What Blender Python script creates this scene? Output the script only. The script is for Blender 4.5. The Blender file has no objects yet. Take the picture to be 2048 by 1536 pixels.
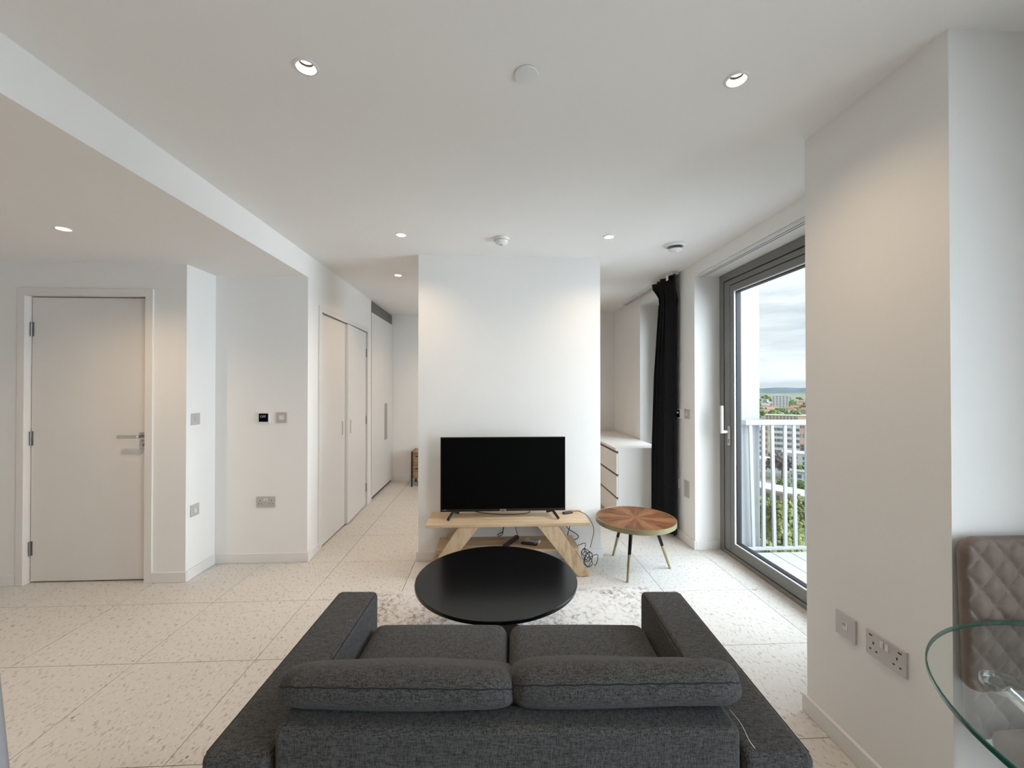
import bpy, bmesh, math, random
from mathutils import Vector, Matrix
random.seed(7)
S = bpy.context.scene
COL = S.collection
R = math.radians

# ------------------------------------------------------------------ camera
FPX, CAMH, YAW, PITCH = 830.0, 1.40, R(2.8), R(0.41)
cam_d = bpy.data.cameras.new('camera'); cam_d.sensor_width = 36.0
cam_d.lens = FPX / 2048.0 * 36.0; cam_d.clip_start = 0.05; cam_d.clip_end = 20000
cam = bpy.data.objects.new('camera', cam_d); COL.objects.link(cam)
cam.location = (0, 0, CAMH); cam.rotation_euler = (R(90) + PITCH, 0, -YAW)
S.camera = cam
S.view_settings.view_transform = 'Standard'; S.view_settings.look = 'None'
S.view_settings.gamma = 1.0; S.view_settings.use_curve_mapping = False
S.view_settings.exposure = 0.0

# ------------------------------------------------------------------ overcast sky
SKY = 1.25
w = bpy.data.worlds.new('sky'); S.world = w; w.use_nodes = True
nt = w.node_tree; nt.nodes.clear()
tc = nt.nodes.new('ShaderNodeTexCoord'); mp = nt.nodes.new('ShaderNodeMapping')
mp.inputs['Scale'].default_value = (2.2, 2.2, 11.0)
nz = nt.nodes.new('ShaderNodeTexNoise'); nz.inputs['Scale'].default_value = 2.0
nz.inputs['Detail'].default_value = 6; nz.inputs['Roughness'].default_value = 0.55
nz.inputs['Distortion'].default_value = 0.4
cr = nt.nodes.new('ShaderNodeValToRGB')
cr.color_ramp.elements[0].position = 0.36; cr.color_ramp.elements[0].color = (0.60, 0.67, 0.73, 1)
cr.color_ramp.elements[1].position = 0.58; cr.color_ramp.elements[1].color = (0.84, 0.90, 0.95, 1)
bg = nt.nodes.new('ShaderNodeBackground'); bg.inputs['Strength'].default_value = SKY
wo = nt.nodes.new('ShaderNodeOutputWorld')
for a, b in ((tc.outputs['Generated'], mp.inputs['Vector']), (mp.outputs[0], nz.inputs['Vector']),
             (nz.outputs['Fac'], cr.inputs['Fac']), (cr.outputs['Color'], bg.inputs['Color']),
             (bg.outputs[0], wo.inputs['Surface'])):
    nt.links.new(a, b)

# ------------------------------------------------------------------ added sun lamp, very wide and soft, standing in for bright overcast daylight
sun_d = bpy.data.lights.new('overcast_fill_sun', 'SUN'); sun_d.energy = 19.5; sun_d.angle = R(100); sun_d.color = (0.80, 0.905, 1.0)
sun = bpy.data.objects.new('overcast_fill_sun', sun_d); COL.objects.link(sun)
sun.rotation_euler = Vector((-0.84, 0.41, -0.23)).to_track_quat('-Z', 'Y').to_euler()
# ------------------------------------------------------------------ daylight at the window openings
def area(name, loc, rot, sx, sy, power, col=(0.86, 0.94, 1.0)):
    d = bpy.data.lights.new(name, 'AREA'); d.shape = 'RECTANGLE'; d.size = sx; d.size_y = sy
    d.energy = power; d.color = col
    o = bpy.data.objects.new(name, d); COL.objects.link(o); o.location = loc; o.rotation_euler = rot
    return o
# the three glazed openings guide the sky light indoors (portals)
for nm, y, sy in (('balcony_portal', 2.62, 1.76), ('bedroom_portal', 4.385, 0.86), ('dining_portal', -0.375, 1.73)):
    area(nm, (2.13, y, 1.18), (0, R(90), 0), 2.34, sy, 1).data.cycles.is_portal = True

# ------------------------------------------------------------------ materials
MATS = {}
def nodes(name):
    m = bpy.data.materials.new(name); m.use_nodes = True
    t = m.node_tree; t.nodes.clear()
    o = t.nodes.new('ShaderNodeOutputMaterial')
    return m, t, o
def N(t, typ, **kw):
    n = t.nodes.new(typ)
    for k, v in kw.items():
        if k in n.inputs: n.inputs[k].default_value = v
        else: setattr(n, k, v)
    return n
def ramp(t, fac, stops):
    c = t.nodes.new('ShaderNodeValToRGB')
    while len(c.color_ramp.elements) < len(stops): c.color_ramp.elements.new(0.5)
    for e, (p, col) in zip(c.color_ramp.elements, stops):
        e.position = p; e.color = (*col, 1)
    t.links.new(fac, c.inputs['Fac']); return c.outputs['Color']
def coords(t, space='Object', scale=(1, 1, 1), rot=(0, 0, 0)):
    if space == 'World':
        src = t.nodes.new('ShaderNodeNewGeometry').outputs['Position']
    else:
        src = t.nodes.new('ShaderNodeTexCoord').outputs[space]
    m = t.nodes.new('ShaderNodeMapping'); m.inputs['Scale'].default_value = scale
    m.inputs['Rotation'].default_value = rot
    t.links.new(src, m.inputs['Vector']); return m.outputs[0]
def noise(t, vec, scale, detail=3, rough=0.5, dist=0.0):
    n = N(t, 'ShaderNodeTexNoise', Scale=scale, Detail=detail, Roughness=rough, Distortion=dist)
    t.links.new(vec, n.inputs['Vector']); return n.outputs['Fac']
def bump(t, h, strength, dist=0.01):
    b = N(t, 'ShaderNodeBump', Strength=strength, Distance=dist)
    t.links.new(h, b.inputs['Height']); return b.outputs['Normal']
def bsdf(t, o, color=None, rough=0.5, metal=0.0, spec=0.5, normal=None, **kw):
    p = N(t, 'ShaderNodeBsdfPrincipled', Roughness=rough, Metallic=metal)
    p.inputs['Specular IOR Level'].default_value = spec
    for k, v in kw.items(): p.inputs[k.replace('_', ' ')].default_value = v
    if color is not None:
        if isinstance(color, tuple): p.inputs['Base Color'].default_value = (*color, 1)
        else: t.links.new(color, p.inputs['Base Color'])
    if normal is not None: t.links.new(normal, p.inputs['Normal'])
    t.links.new(p.outputs[0], o.inputs['Surface']); return p
def plain(name, c, rough=0.5, metal=0.0, spec=0.5, var=0.04, scale=8.0, bmp=0.0, bscale=200, space='Object', **kw):
    m, t, o = nodes(name)
    v = coords(t, space)
    lo = tuple(max(0, x * (1 - var)) for x in c); hi = tuple(min(1, x * (1 + var)) for x in c)
    col = ramp(t, noise(t, v, scale, 4), [(0.3, lo), (0.7, hi)])
    nrm = bump(t, noise(t, v, bscale, 2), bmp, 0.004) if bmp else None
    bsdf(t, o, col, rough, metal, spec, nrm, **kw)
    MATS[name] = m; return m
plain('wall_paint', (0.865, 0.85, 0.83), 0.75, spec=0.25, var=0.012, scale=1.5, bmp=0.06, bscale=260, space='World')
plain('ceiling_paint', (0.885, 0.865, 0.845), 0.85, spec=0.2, var=0.01, scale=1.2, bmp=0.05, bscale=260, space='World')
plain('satin_white', (0.80, 0.785, 0.77), 0.42, var=0.015, scale=2)
plain('door_paint', (0.80, 0.765, 0.73), 0.5, var=0.015, scale=2)
plain('white_plastic', (0.80, 0.80, 0.79), 0.35, var=0.01)
plain('plate_grey', (0.56, 0.53, 0.51), 0.38, metal=0.25, var=0.02)
plain('rocker_white', (0.74, 0.72, 0.70), 0.3, var=0.01)
plain('slot_black', (0.01, 0.01, 0.01), 0.6, var=0.1)
plain('brushed_steel', (0.60, 0.58, 0.56), 0.32, metal=1.0, var=0.05, scale=40)
plain('chrome', (0.85, 0.87, 0.88), 0.06, metal=1.0, var=0.01)
plain('hinge_steel', (0.30, 0.28, 0.27), 0.35, metal=0.9, var=0.05)
plain('frame_grey', (0.195, 0.19, 0.182), 0.42, var=0.04, scale=5, bmp=0.03)
plain('frame_seal', (0.006, 0.006, 0.008), 0.6, var=0.1)
plain('bead_white', (0.75, 0.77, 0.78), 0.3, var=0.02)
plain('lever_white', (0.70, 0.71, 0.71), 0.25, metal=0.3, var=0.01)
plain('wardrobe_white', (0.76, 0.745, 0.725), 0.45, var=0.015, scale=2)
plain('wardrobe_grey', (0.135, 0.13, 0.122), 0.5, var=0.04)
plain('handle_taupe', (0.36, 0.335, 0.31), 0.45, var=0.03)
plain('plinth_dark', (0.06, 0.055, 0.05), 0.6, var=0.05)
plain('black_satin', (0.004, 0.004, 0.0045), 0.20, spec=0.32, var=0.1, scale=3)
plain('black_plastic', (0.010, 0.010, 0.011), 0.38, var=0.1)
plain('cable_black', (0.012, 0.012, 0.013), 0.45, var=0.1)
plain('tv_screen', (0.0012, 0.0012, 0.0014), 0.55, spec=0.06, var=0.05)
plain('remote_white', (0.62, 0.62, 0.63), 0.4, var=0.02)
plain('remote_button', (0.28, 0.28, 0.30), 0.5, var=0.02)
plain('gold_metal', (0.34, 0.30, 0.17), 0.36, metal=0.55, var=0.06, scale=14)
plain('black_metal', (0.012, 0.012, 0.012), 0.38, metal=0.3, var=0.08)
plain('chest_white', (0.80, 0.785, 0.765), 0.38, var=0.012, scale=2)
plain('track_white', (0.72, 0.71, 0.70), 0.45, var=0.02)
plain('track_slot', (0.16, 0.15, 0.145), 0.7, var=0.05)
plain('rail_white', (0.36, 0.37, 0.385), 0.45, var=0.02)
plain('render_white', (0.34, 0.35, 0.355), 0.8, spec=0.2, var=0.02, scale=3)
plain('chair_wood', (0.33, 0.23, 0.13), 0.5, var=0.12, scale=12)
plain('grout', (0.42, 0.37, 0.33), 0.85, var=0.05)
plain('panel_grey', (0.30, 0.295, 0.315), 0.7, var=0.05, scale=30)

def emit(name, col, strength):
    m, t, o = nodes(name)
    e = N(t, 'ShaderNodeEmission', Strength=strength); e.inputs['Color'].default_value = (*col, 1)
    t.links.new(e.outputs[0], o.inputs['Surface']); MATS[name] = m
plain('reflector_gold', (0.0055, 0.0034, 0.0011), 0.5, var=0.05)
emit('lamp_core', (1.0, 0.93, 0.80), 5.0)
emit('display_text', (0.75, 0.85, 0.95), 0.35)

def pane(name, tint, refl):
    m, t, o = nodes(name)
    tr = N(t, 'ShaderNodeBsdfTransparent'); tr.inputs['Color'].default_value = (*tint, 1)
    gl = N(t, 'ShaderNodeBsdfGlossy', Roughness=0.0); gl.inputs['Color'].default_value = (1, 1, 1, 1)
    lw = N(t, 'ShaderNodeLayerWeight', Blend=0.5)
    pw = N(t, 'ShaderNodeMath', operation='POWER'); pw.inputs[1].default_value = 5.0
    t.links.new(lw.outputs['Facing'], pw.inputs[0])
    ma = N(t, 'ShaderNodeMath', operation='MULTIPLY_ADD'); ma.inputs[1].default_value = 1 - refl; ma.inputs[2].default_value = refl
    t.links.new(pw.outputs[0], ma.inputs[0])
    mx = N(t, 'ShaderNodeMixShader')
    t.links.new(ma.outputs[0], mx.inputs[0]); t.links.new(tr.outputs[0], mx.inputs[1])
    t.links.new(gl.outputs[0], mx.inputs[2]); t.links.new(mx.outputs[0], o.inputs['Surface'])
    MATS[name] = m
pane('window_glass', (0.97, 0.985, 0.98), 0.02)
pane('table_glass', (0.92, 0.965, 0.95), 0.13)
pane('crystal', (0.88, 0.93, 0.94), 0.18)
plain('glass_edge', (0.003, 0.085, 0.058), 0.15, var=0.3, scale=6)

def terrazzo():
    m, t, o = nodes('terrazzo')
    v = coords(t, 'World')
    base = ramp(t, noise(t, v, 1.3, 3), [(0.3, (0.62, 0.592, 0.56)), (0.7, (0.665, 0.637, 0.605))])
    v2 = coords(t, 'World', (1, 0.52, 1), (0, 0, R(28)))
    fl = noise(t, v2, 72, 3, 0.55, 0.35)
    r1 = N(t, 'ShaderNodeMapRange'); r1.inputs['From Min'].default_value = 0.56; r1.inputs['From Max'].default_value = 0.64
    t.links.new(fl, r1.inputs['Value'])
    fleck = ramp(t, noise(t, v, 30, 2), [(0.35, (0.40, 0.365, 0.335)), (0.65, (0.55, 0.515, 0.485))])
    m1 = N(t, 'ShaderNodeMix', data_type='RGBA'); t.links.new(r1.outputs[0], m1.inputs[0])
    t.links.new(base, m1.inputs[6]); t.links.new(fleck, m1.inputs[7])
    vo = N(t, 'ShaderNodeTexVoronoi', Scale=9.0); t.links.new(coords(t, 'World', (1, 0.7, 1), (0, 0, R(35))), vo.inputs['Vector'])
    r2 = N(t, 'ShaderNodeMapRange'); r2.inputs['From Min'].default_value = 0.055; r2.inputs['From Max'].default_value = 0.035
    t.links.new(vo.outputs['Distance'], r2.inputs['Value'])
    m2 = N(t, 'ShaderNodeMix', data_type='RGBA'); t.links.new(r2.outputs[0], m2.inputs[0])
    t.links.new(m1.outputs[2], m2.inputs[6]); m2.inputs[7].default_value = (0.22, 0.18, 0.16, 1)
    lf = noise(t, coords(t, 'World', (1, 0.6, 1), (0, 0, R(-20))), 80, 2)
    r3 = N(t, 'ShaderNodeMapRange'); r3.inputs['From Min'].default_value = 0.64; r3.inputs['From Max'].default_value = 0.72
    t.links.new(lf, r3.inputs['Value'])
    m3 = N(t, 'ShaderNodeMix', data_type='RGBA'); t.links.new(r3.outputs[0], m3.inputs[0])
    t.links.new(m2.outputs[2], m3.inputs[6]); m3.inputs[7].default_value = (0.78, 0.755, 0.725, 1)
    bsdf(t, o, m3.outputs[2], 0.48, spec=0.35); MATS['terrazzo'] = m
terrazzo()

def fabric(name, dark, light, scale=1.0):
    m, t, o = nodes(name)
    a = noise(t, coords(t, 'Object', (1, 1, 0.16)), 420 * scale, 3, 0.7)
    b = noise(t, coords(t, 'Object', (0.16, 1, 1)), 380 * scale, 3, 0.7)
    c = noise(t, coords(t, 'Object', (1, 0.16, 1)), 400 * scale, 3, 0.7)
    s1 = N(t, 'ShaderNodeMath', operation='ADD'); t.links.new(a, s1.inputs[0]); t.links.new(b, s1.inputs[1])
    s2 = N(t, 'ShaderNodeMath', operation='ADD'); t.links.new(s1.outputs[0], s2.inputs[0]); t.links.new(c, s2.inputs[1])
    s3 = N(t, 'ShaderNodeMath', operation='MULTIPLY'); t.links.new(s2.outputs[0], s3.inputs[0]); s3.inputs[1].default_value = 1 / 3
    col = ramp(t, s3.outputs[0], [(0.42, dark), (0.50, tuple((x + y) / 2 for x, y in zip(dark, light))), (0.59, light)])
    bsdf(t, o, col, 0.95, spec=0.12, normal=bump(t, s3.outputs[0], 0.45, 0.003), Sheen_Weight=0.08)
    MATS[name] = m
fabric('sofa_fabric', (0.019, 0.019, 0.0192), (0.105, 0.105, 0.105))
fabric('piping_fabric', (0.012, 0.012, 0.013), (0.030, 0.030, 0.032))
fabric('curtain_fabric', (0.009, 0.009, 0.010), (0.020, 0.020, 0.0225), 0.6)

def wood(name, stops, scale=1.0, axis=(1.2, 14, 14), rough=0.45, dist=0.6, knots=True):
    m, t, o = nodes(name)
    oi = t.nodes.new('ShaderNodeObjectInfo')
    v = coords(t, 'Object', axis)
    ad = N(t, 'ShaderNodeVectorMath', operation='ADD'); t.links.new(v, ad.inputs[0])
    sc = N(t, 'ShaderNodeVectorMath', operation='SCALE'); t.links.new(oi.outputs['Location'], sc.inputs[0]); sc.inputs['Scale'].default_value = 7.0
    t.links.new(sc.outputs[0], ad.inputs[1])
    f = noise(t, ad.outputs[0], 2.2 * scale, 6, 0.62, dist)
    g = noise(t, ad.outputs[0], 16 * scale, 3, 0.6)
    mx = N(t, 'ShaderNodeMath', operation='MULTIPLY_ADD'); t.links.new(g, mx.inputs[0]); mx.inputs[1].default_value = 0.28; 
    t.links.new(f, mx.inputs[2])
    col = ramp(t, mx.outputs[0], stops)
    bsdf(t, o, col, rough, spec=0.35, normal=bump(t, g, 0.08, 0.002)); MATS[name] = m
wood('oak', [(0.48, (0.40, 0.27, 0.155)), (0.62, (0.56, 0.405, 0.255)), (0.80, (0.64, 0.485, 0.325))])
wood('oak_leg', [(0.48, (0.40, 0.27, 0.155)), (0.62, (0.56, 0.405, 0.255)), (0.80, (0.64, 0.485, 0.325))], axis=(10, 10, 2.0))
wood('walnut_dark', [(0.5, (0.085, 0.030, 0.012)), (0.64, (0.150, 0.056, 0.022)), (0.78, (0.205, 0.082, 0.034))], 1.5, axis=(1.2, 9, 9), rough=0.42)
wood('walnut_light', [(0.5, (0.150, 0.058, 0.023)), (0.64, (0.225, 0.095, 0.040)), (0.78, (0.290, 0.135, 0.060))], 1.5, axis=(1.2, 9, 9), rough=0.42)
wood('stand_oak', [(0.5, (0.20, 0.125, 0.065)), (0.66, (0.33, 0.215, 0.12)), (0.8, (0.42, 0.29, 0.17))])
wood('deck_board', [(0.45, (0.38, 0.375, 0.37)), (0.7, (0.43, 0.425, 0.42)), (0.9, (0.47, 0.465, 0.46))], axis=(14, 1, 14), rough=0.7)

def rug():
    m, t, o = nodes('rug')
    big = noise(t, coords(t, 'World'), 2.4, 4, 0.6, 0.4)
    fine = noise(t, coords(t, 'World', (1, 0.75, 1), (0, 0, R(20))), 34, 4, 0.7, 0.5)
    s = N(t, 'ShaderNodeMath', operation='MULTIPLY_ADD'); t.links.new(big, s.inputs[0]); s.inputs[1].default_value = 0.55
    t.links.new(fine, s.inputs[2])
    col = ramp(t, s.outputs[0], [(0.70, (0.72, 0.69, 0.665)), (0.80, (0.62, 0.585, 0.56)), (0.90, (0.38, 0.345, 0.325)), (1.0, (0.27, 0.245, 0.23))])
    bsdf(t, o, col, 0.95, spec=0.1, normal=bump(t, noise(t, coords(t, 'World'), 500, 2), 0.5, 0.004)); MATS['rug'] = m
rug()

def leather():
    m, t, o = nodes('taupe_suede')
    v = coords(t, 'Object')
    col = ramp(t, noise(t, v, 22, 5, 0.65), [(0.3, (0.150, 0.112, 0.094)), (0.55, (0.175, 0.134, 0.114)), (0.8, (0.20, 0.158, 0.137))])
    bsdf(t, o, col, 0.62, spec=0.3, normal=bump(t, noise(t, v, 420, 2), 0.15, 0.002), Sheen_Weight=0.1); MATS['taupe_suede'] = m
leather()
# outdoors
plain('city_ground', (0.175, 0.180, 0.125), 0.95, spec=0.1, var=0.5, scale=0.05, space='World')
plain('hill_haze', (0.101, 0.136, 0.158), 0.95, spec=0.05, var=0.2, scale=0.004, space='World')  # blue of the distance haze is put into the hill colour
plain('block_white', (0.454, 0.461, 0.454), 0.8, spec=0.2, var=0.04, scale=0.1)
plain('block_cream', (0.427, 0.357, 0.248), 0.85, spec=0.2, var=0.08, scale=0.1)
plain('brick_orange', (0.384, 0.248, 0.158), 0.85, spec=0.2, var=0.1, scale=0.3)
plain('brick_pink', (0.345, 0.228, 0.194), 0.85, spec=0.2, var=0.12, scale=0.3)
plain('roof_red', (0.303, 0.173, 0.129), 0.85, spec=0.15, var=0.12, scale=0.4)
plain('roof_grey', (0.235, 0.235, 0.243), 0.85, spec=0.15, var=0.1, scale=0.3)
plain('roof_white', (0.469, 0.474, 0.481), 0.85, spec=0.15, var=0.05, scale=0.1)
plain('far_window', (0.101, 0.119, 0.128), 0.25, var=0.2, scale=0.4)
plain('leaf_bright', (0.185, 0.205, 0.062), 0.8, spec=0.2, var=0.45, scale=0.55, Subsurface_Weight=0.0)
plain('leaf_green', (0.104, 0.167, 0.046), 0.85, spec=0.2, var=0.4, scale=0.25)
plain('leaf_dusky', (0.111, 0.099, 0.092), 0.85, spec=0.2, var=0.4, scale=0.4)
plain('bark', (0.14, 0.10, 0.07), 0.9, var=0.2)

# ------------------------------------------------------------------ mesh helpers
ORG = {}
class MB:
    def __init__(s): s.bm = bmesh.new()
    def box(s, x0, x1, y0, y1, z0, z1, bev=0.0, seg=2):
        b = bmesh.new(); bmesh.ops.create_cube(b, size=1.0)
        for v in b.verts:
            v.co = Vector(((x0 + x1) / 2 + v.co.x * (x1 - x0), (y0 + y1) / 2 + v.co.y * (y1 - y0), (z0 + z1) / 2 + v.co.z * (z1 - z0)))
        if bev: bmesh.ops.bevel(b, geom=list(b.edges), offset=bev, segments=seg, profile=0.5, affect='EDGES', clamp_overlap=True)
        s._add(b); return s
    def _add(s, b, mat=None):
        if mat is not None: bmesh.ops.transform(b, matrix=mat, verts=list(b.verts))
        me = bpy.data.meshes.new('t'); b.to_mesh(me); b.free(); s.bm.from_mesh(me); bpy.data.meshes.remove(me)
    def poly(s, pts, faces):
        vs = [s.bm.verts.new(p) for p in pts]
        for f in faces:
            try: s.bm.faces.new([vs[i] for i in f])
            except ValueError: pass
        return s
    def prism(s, pts, axis, a0, a1, bev=0.0):
        b = bmesh.new(); n = len(pts)
        def P(p, a):
            return {'x': (a, p[0], p[1]), 'y': (p[0], a, p[1]), 'z': (p[0], p[1], a)}[axis]
        lo = [b.verts.new(P(p, a0)) for p in pts]; hi = [b.verts.new(P(p, a1)) for p in pts]
        b.faces.new(lo[::-1]); b.faces.new(hi)
        for i in range(n): b.faces.new((lo[i], lo[(i + 1) % n], hi[(i + 1) % n], hi[i]))
        bmesh.ops.recalc_face_normals(b, faces=list(b.faces))
        if bev: bmesh.ops.bevel(b, geom=list(b.edges), offset=bev, segments=2, profile=0.5, affect='EDGES', clamp_overlap=True)
        s._add(b); return s
    def lathe(s, prof, c, seg=32, cap0=False, cap1=False):
        rings = []
        for r, z in prof:
            rings.append([s.bm.verts.new((c[0] + r * math.cos(2 * math.pi * i / seg), c[1] + r * math.sin(2 * math.pi * i / seg), c[2] + z)) for i in range(seg)])
        for a, b in zip(rings, rings[1:]):
            for i in range(seg): s.bm.faces.new((a[i], a[(i + 1) % seg], b[(i + 1) % seg], b[i]))
        if cap0: s.bm.faces.new(rings[0][::-1])
        if cap1: s.bm.faces.new(rings[-1])
        return s
    def tube(s, pts, r, sides=8, smooth=4, r1=None):
        P = [Vector(p) for p in pts]
        if smooth > 1 and len(P) > 2:
            Q = []
            for i in range(len(P) - 1):
                p0 = P[max(i - 1, 0)]; p1 = P[i]; p2 = P[i + 1]; p3 = P[min(i + 2, len(P) - 1)]
                for k in range(smooth):
                    u = k / smooth
                    Q.append(0.5 * ((2 * p1) + (p2 - p0) * u + (2 * p0 - 5 * p1 + 4 * p2 - p3) * u * u + (3 * p1 - p0 - 3 * p2 + p3) * u ** 3))
            Q.append(P[-1]); P = Q
        rings = []; n = len(P); up = None
        for i, p in enumerate(P):
            d = (P[min(i + 1, n - 1)] - P[max(i - 1, 0)]).normalized()
            if up is None: up = d.orthogonal().normalized()
            else:
                up = up - d * up.dot(d)
                up = up.normalized() if up.length > 1e-6 else d.orthogonal().normalized()
            sd = d.cross(up); rr = r if r1 is None else r + (r1 - r) * i / (n - 1)
            rings.append([s.bm.verts.new(p + (up * math.cos(2 * math.pi * k / sides) + sd * math.sin(2 * math.pi * k / sides)) * rr) for k in range(sides)])
        for a, b in zip(rings, rings[1:]):
            for k in range(sides): s.bm.faces.new((a[k], a[(k + 1) % sides], b[(k + 1) % sides], b[k]))
        s.bm.faces.new(rings[0][::-1]); s.bm.faces.new(rings[-1]); return s
    def build(s, name, mat, parent=None, smooth=False, local=False):
        bm = s.bm
        bmesh.ops.recalc_face_normals(bm, faces=list(bm.faces))
        xs = [v.co for v in bm.verts]
        lo = [min(v[i] for v in xs) for i in range(3)]; hi = [max(v[i] for v in xs) for i in range(3)]
        c = Vector(((lo[0] + hi[0]) / 2, (lo[1] + hi[1]) / 2, lo[2]))
        for v in bm.verts: v.co -= c
        me = bpy.data.meshes.new(name); bm.to_mesh(me); bm.free()
        if smooth:
            for p in me.polygons: p.use_smooth = True
            me.set_sharp_from_angle(angle=R(50))
        for mm in (mat if isinstance(mat, list) else [mat]): me.materials.append(MATS[mm])
        o = bpy.data.objects.new(name, me); COL.objects.link(o)
        if smooth: o.modifiers.new('normals', 'WEIGHTED_NORMAL').keep_sharp = True
        ORG[o] = c
        if parent is not None:
            o.parent = parent; o.location = c - (Vector((0, 0, 0)) if local else ORG[parent])
        else: o.location = c
        return o
def tag(o, label=None, cat=None, group=None, kind=None):
    if label: o['label'] = label
    if cat: o['category'] = cat
    if group: o['group'] = group
    if kind: o['kind'] = kind
    return o
def thing(name, loc, label, cat, group=None, rz=0, kind=None):
    o = bpy.data.objects.new(name, None); COL.objects.link(o); o.empty_display_size = 0.1
    o.location = loc; o.rotation_euler = (0, 0, rz); ORG[o] = Vector(loc)
    return tag(o, label, cat, group, kind)
def copy_obj(o, parent=None, loc=None, name=None):
    c = o.copy(); COL.objects.link(c)
    if parent is not None: c.parent = parent
    if loc is not None: c.location = loc
    return c
def copy_tree(o, loc, label, group=None, rz=None):
    r = copy_obj(o, None, loc); r['label'] = label
    if group: r['group'] = group
    if rz is not None: r.rotation_euler.z = rz
    for ch in [x for x in o.children]:
        c = copy_obj(ch, r)
        for g in [x for x in ch.children]: copy_obj(g, c)
    return r
def B(*a, **k): return MB().box(*a, **k)
def struct(name, mb, mat, label, cat, smooth=False):
    return tag(mb.build(name, mat, smooth=smooth), label, cat, kind='structure')

def text_mesh(body, size, name, mat, parent, M):
    c = bpy.data.curves.new('t', 'FONT'); c.body = body; c.size = size; c.align_x = 'CENTER'; c.align_y = 'CENTER'; c.extrude = 0.0004
    o = bpy.data.objects.new('t', c); COL.objects.link(o)
    dg = bpy.context.evaluated_depsgraph_get(); me = bpy.data.meshes.new_from_object(o.evaluated_get(dg))
    bpy.data.objects.remove(o); bpy.data.curves.remove(c)
    mb = MB(); mb.bm.from_mesh(me); bpy.data.meshes.remove(me)
    bmesh.ops.transform(mb.bm, matrix=M, verts=list(mb.bm.verts))
    return mb.build(name, mat, parent)

# ================================================================== THE SETTING
H = 2.47; HS = 2.287              # main ceiling, lowered ceiling
XC = 1.36                         # side face of the near column
XR, XF = 1.75, 1.97               # right wall, window plane
YT = 3.385                        # face of the wall behind the television
# ---- floor with 0.6 m tiles
fl = struct('floor', B(-4.45, 2.02, -2.65, 6.35, -0.20, -0.012), 'grout', 'pale terrazzo tiled floor with flush thin joints', 'floor')
T0 = None; P = 0.5965; g = 0.0016
for i in range(-6, 6):
    for j in range(-9, 8):
        x0 = -1.21 + P * i; y0 = 2.20 + P * j
        a0, a1, b0, b1 = max(x0, -4.45), min(x0 + P, 2.0), max(y0, -2.65), min(y0 + P, 6.33)
        if a1 - a0 < 0.05 or b1 - b0 < 0.05: continue
        full = abs(a1 - a0 - P) < 1e-6 and abs(b1 - b0 - P) < 1e-6
        if full and T0 is not None:
            t = copy_obj(T0, fl, Vector(((a0 + a1) / 2, (b0 + b1) / 2, -0.0119)) - ORG[fl])
        else:
            t = B(a0 + g, a1 - g, b0 + g, b1 - g, -0.0119, 0.0).build('tile', 'terrazzo', fl)
            if full: T0 = t
# ---- ceilings, holes for the downlights
LIGHTS = [(-0.62, 1.412, H), (0.851, 1.397, H), (-0.636, 2.94, H), (0.833, 2.906, H), (-0.895, 4.007, H), (-2.394, 2.436, HS),
          (-0.70, 5.45, H), (0.35, 4.90, H), (-0.62, -0.35, H), (0.851, -0.35, H), (-2.394, 0.4, HS), (-2.394, -1.3, HS)]  # first two on this line: unseen lamps added to brighten hall and sleeping area
def ceiling(name, bx, lights, label):
    o = struct(name, B(*bx), 'ceiling_paint', label, 'ceiling')
    cut = MB()
    for x, y, z in lights: cut.lathe([(0.031, -0.02), (0.031, 0.06)], (x, y, z), 32, True, True)
    c = cut.build('cut', 'ceiling_paint')
    md = o.modifiers.new('b', 'BOOLEAN'); md.object = c; md.operation = 'DIFFERENCE'; md.solver = 'EXACT'
    bpy.context.view_layer.update()
    me = bpy.data.meshes.new_from_object(o.evaluated_get(bpy.context.evaluated_depsgraph_get()))
    o.modifiers.remove(md); o.data = me; bpy.data.objects.remove(c)
    return o
ceiling('ceiling', (-1.48, 2.15, -2.65, 6.45, H, H + 0.2), [l for l in LIGHTS if l[2] == H], 'main white plaster ceiling over the sofa and television')
ceiling('ceiling_soffit', (-4.45, -1.48, -2.65, 3.42, HS, H + 0.2), [l for l in LIGHTS if l[2] == HS], 'lowered white plaster ceiling over the entrance side')
# ---- walls
struct('wall_left', B(-4.6, -4.45, -2.65, 3.105, 0, H), 'wall_paint', 'white painted wall at the far left of the room', 'wall')
struct('wall_behind', B(-4.6, 2.15, -2.8, -2.65, 0, H), 'wall_paint', 'white painted wall behind the viewer', 'wall')
YD = 3.105
struct('wall_entrance', B(-4.45, -3.312, YD, YD + 0.14, 0, HS).box(-2.462, -2.20, YD, YD + 0.14, 0, HS).box(-3.312, -2.462, YD, YD + 0.14, 2.062, HS)
       .box(-3.4, -2.4, YD + 0.14, YD + 0.3, 0, HS), 'wall_paint', 'white wall around the plain entrance door', 'wall')
struct('wall_recess', B(-2.36, -2.20, YD + 0.14, 3.42, 0, HS), 'wall_paint', 'short bright side wall with two small grey plates', 'wall')
struct('wall_thermostat', B(-2.2, -1.48, 3.42, 3.56, 0, HS), 'wall_paint', 'white wall carrying the thermostat and double socket left of the cupboard', 'wall')
struct('wall_hall', B(-1.58, -1.48, 3.56, 3.655, 0, H).box(-1.58, -1.48, 5.005, 5.17, 0, H).box(-1.58, -1.48, 3.655, 5.005, 2.062, H)
       .box(-1.70, -1.58, 3.56, 5.17, 0, H).box(-1.58, -1.48, 3.42, 3.56, HS, H), 'wall_paint', 'white hall wall around the double cupboard doors', 'wall')
struct('wall_wardrobe', B(-2.25, -2.06, 5.17, 6.27, 0, H + 0.1).box(-2.06, -1.48, 5.17, 6.42, H + 0.001, H + 0.1), 'wall_paint', 'white wall hidden behind the wardrobe', 'wall')
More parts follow.
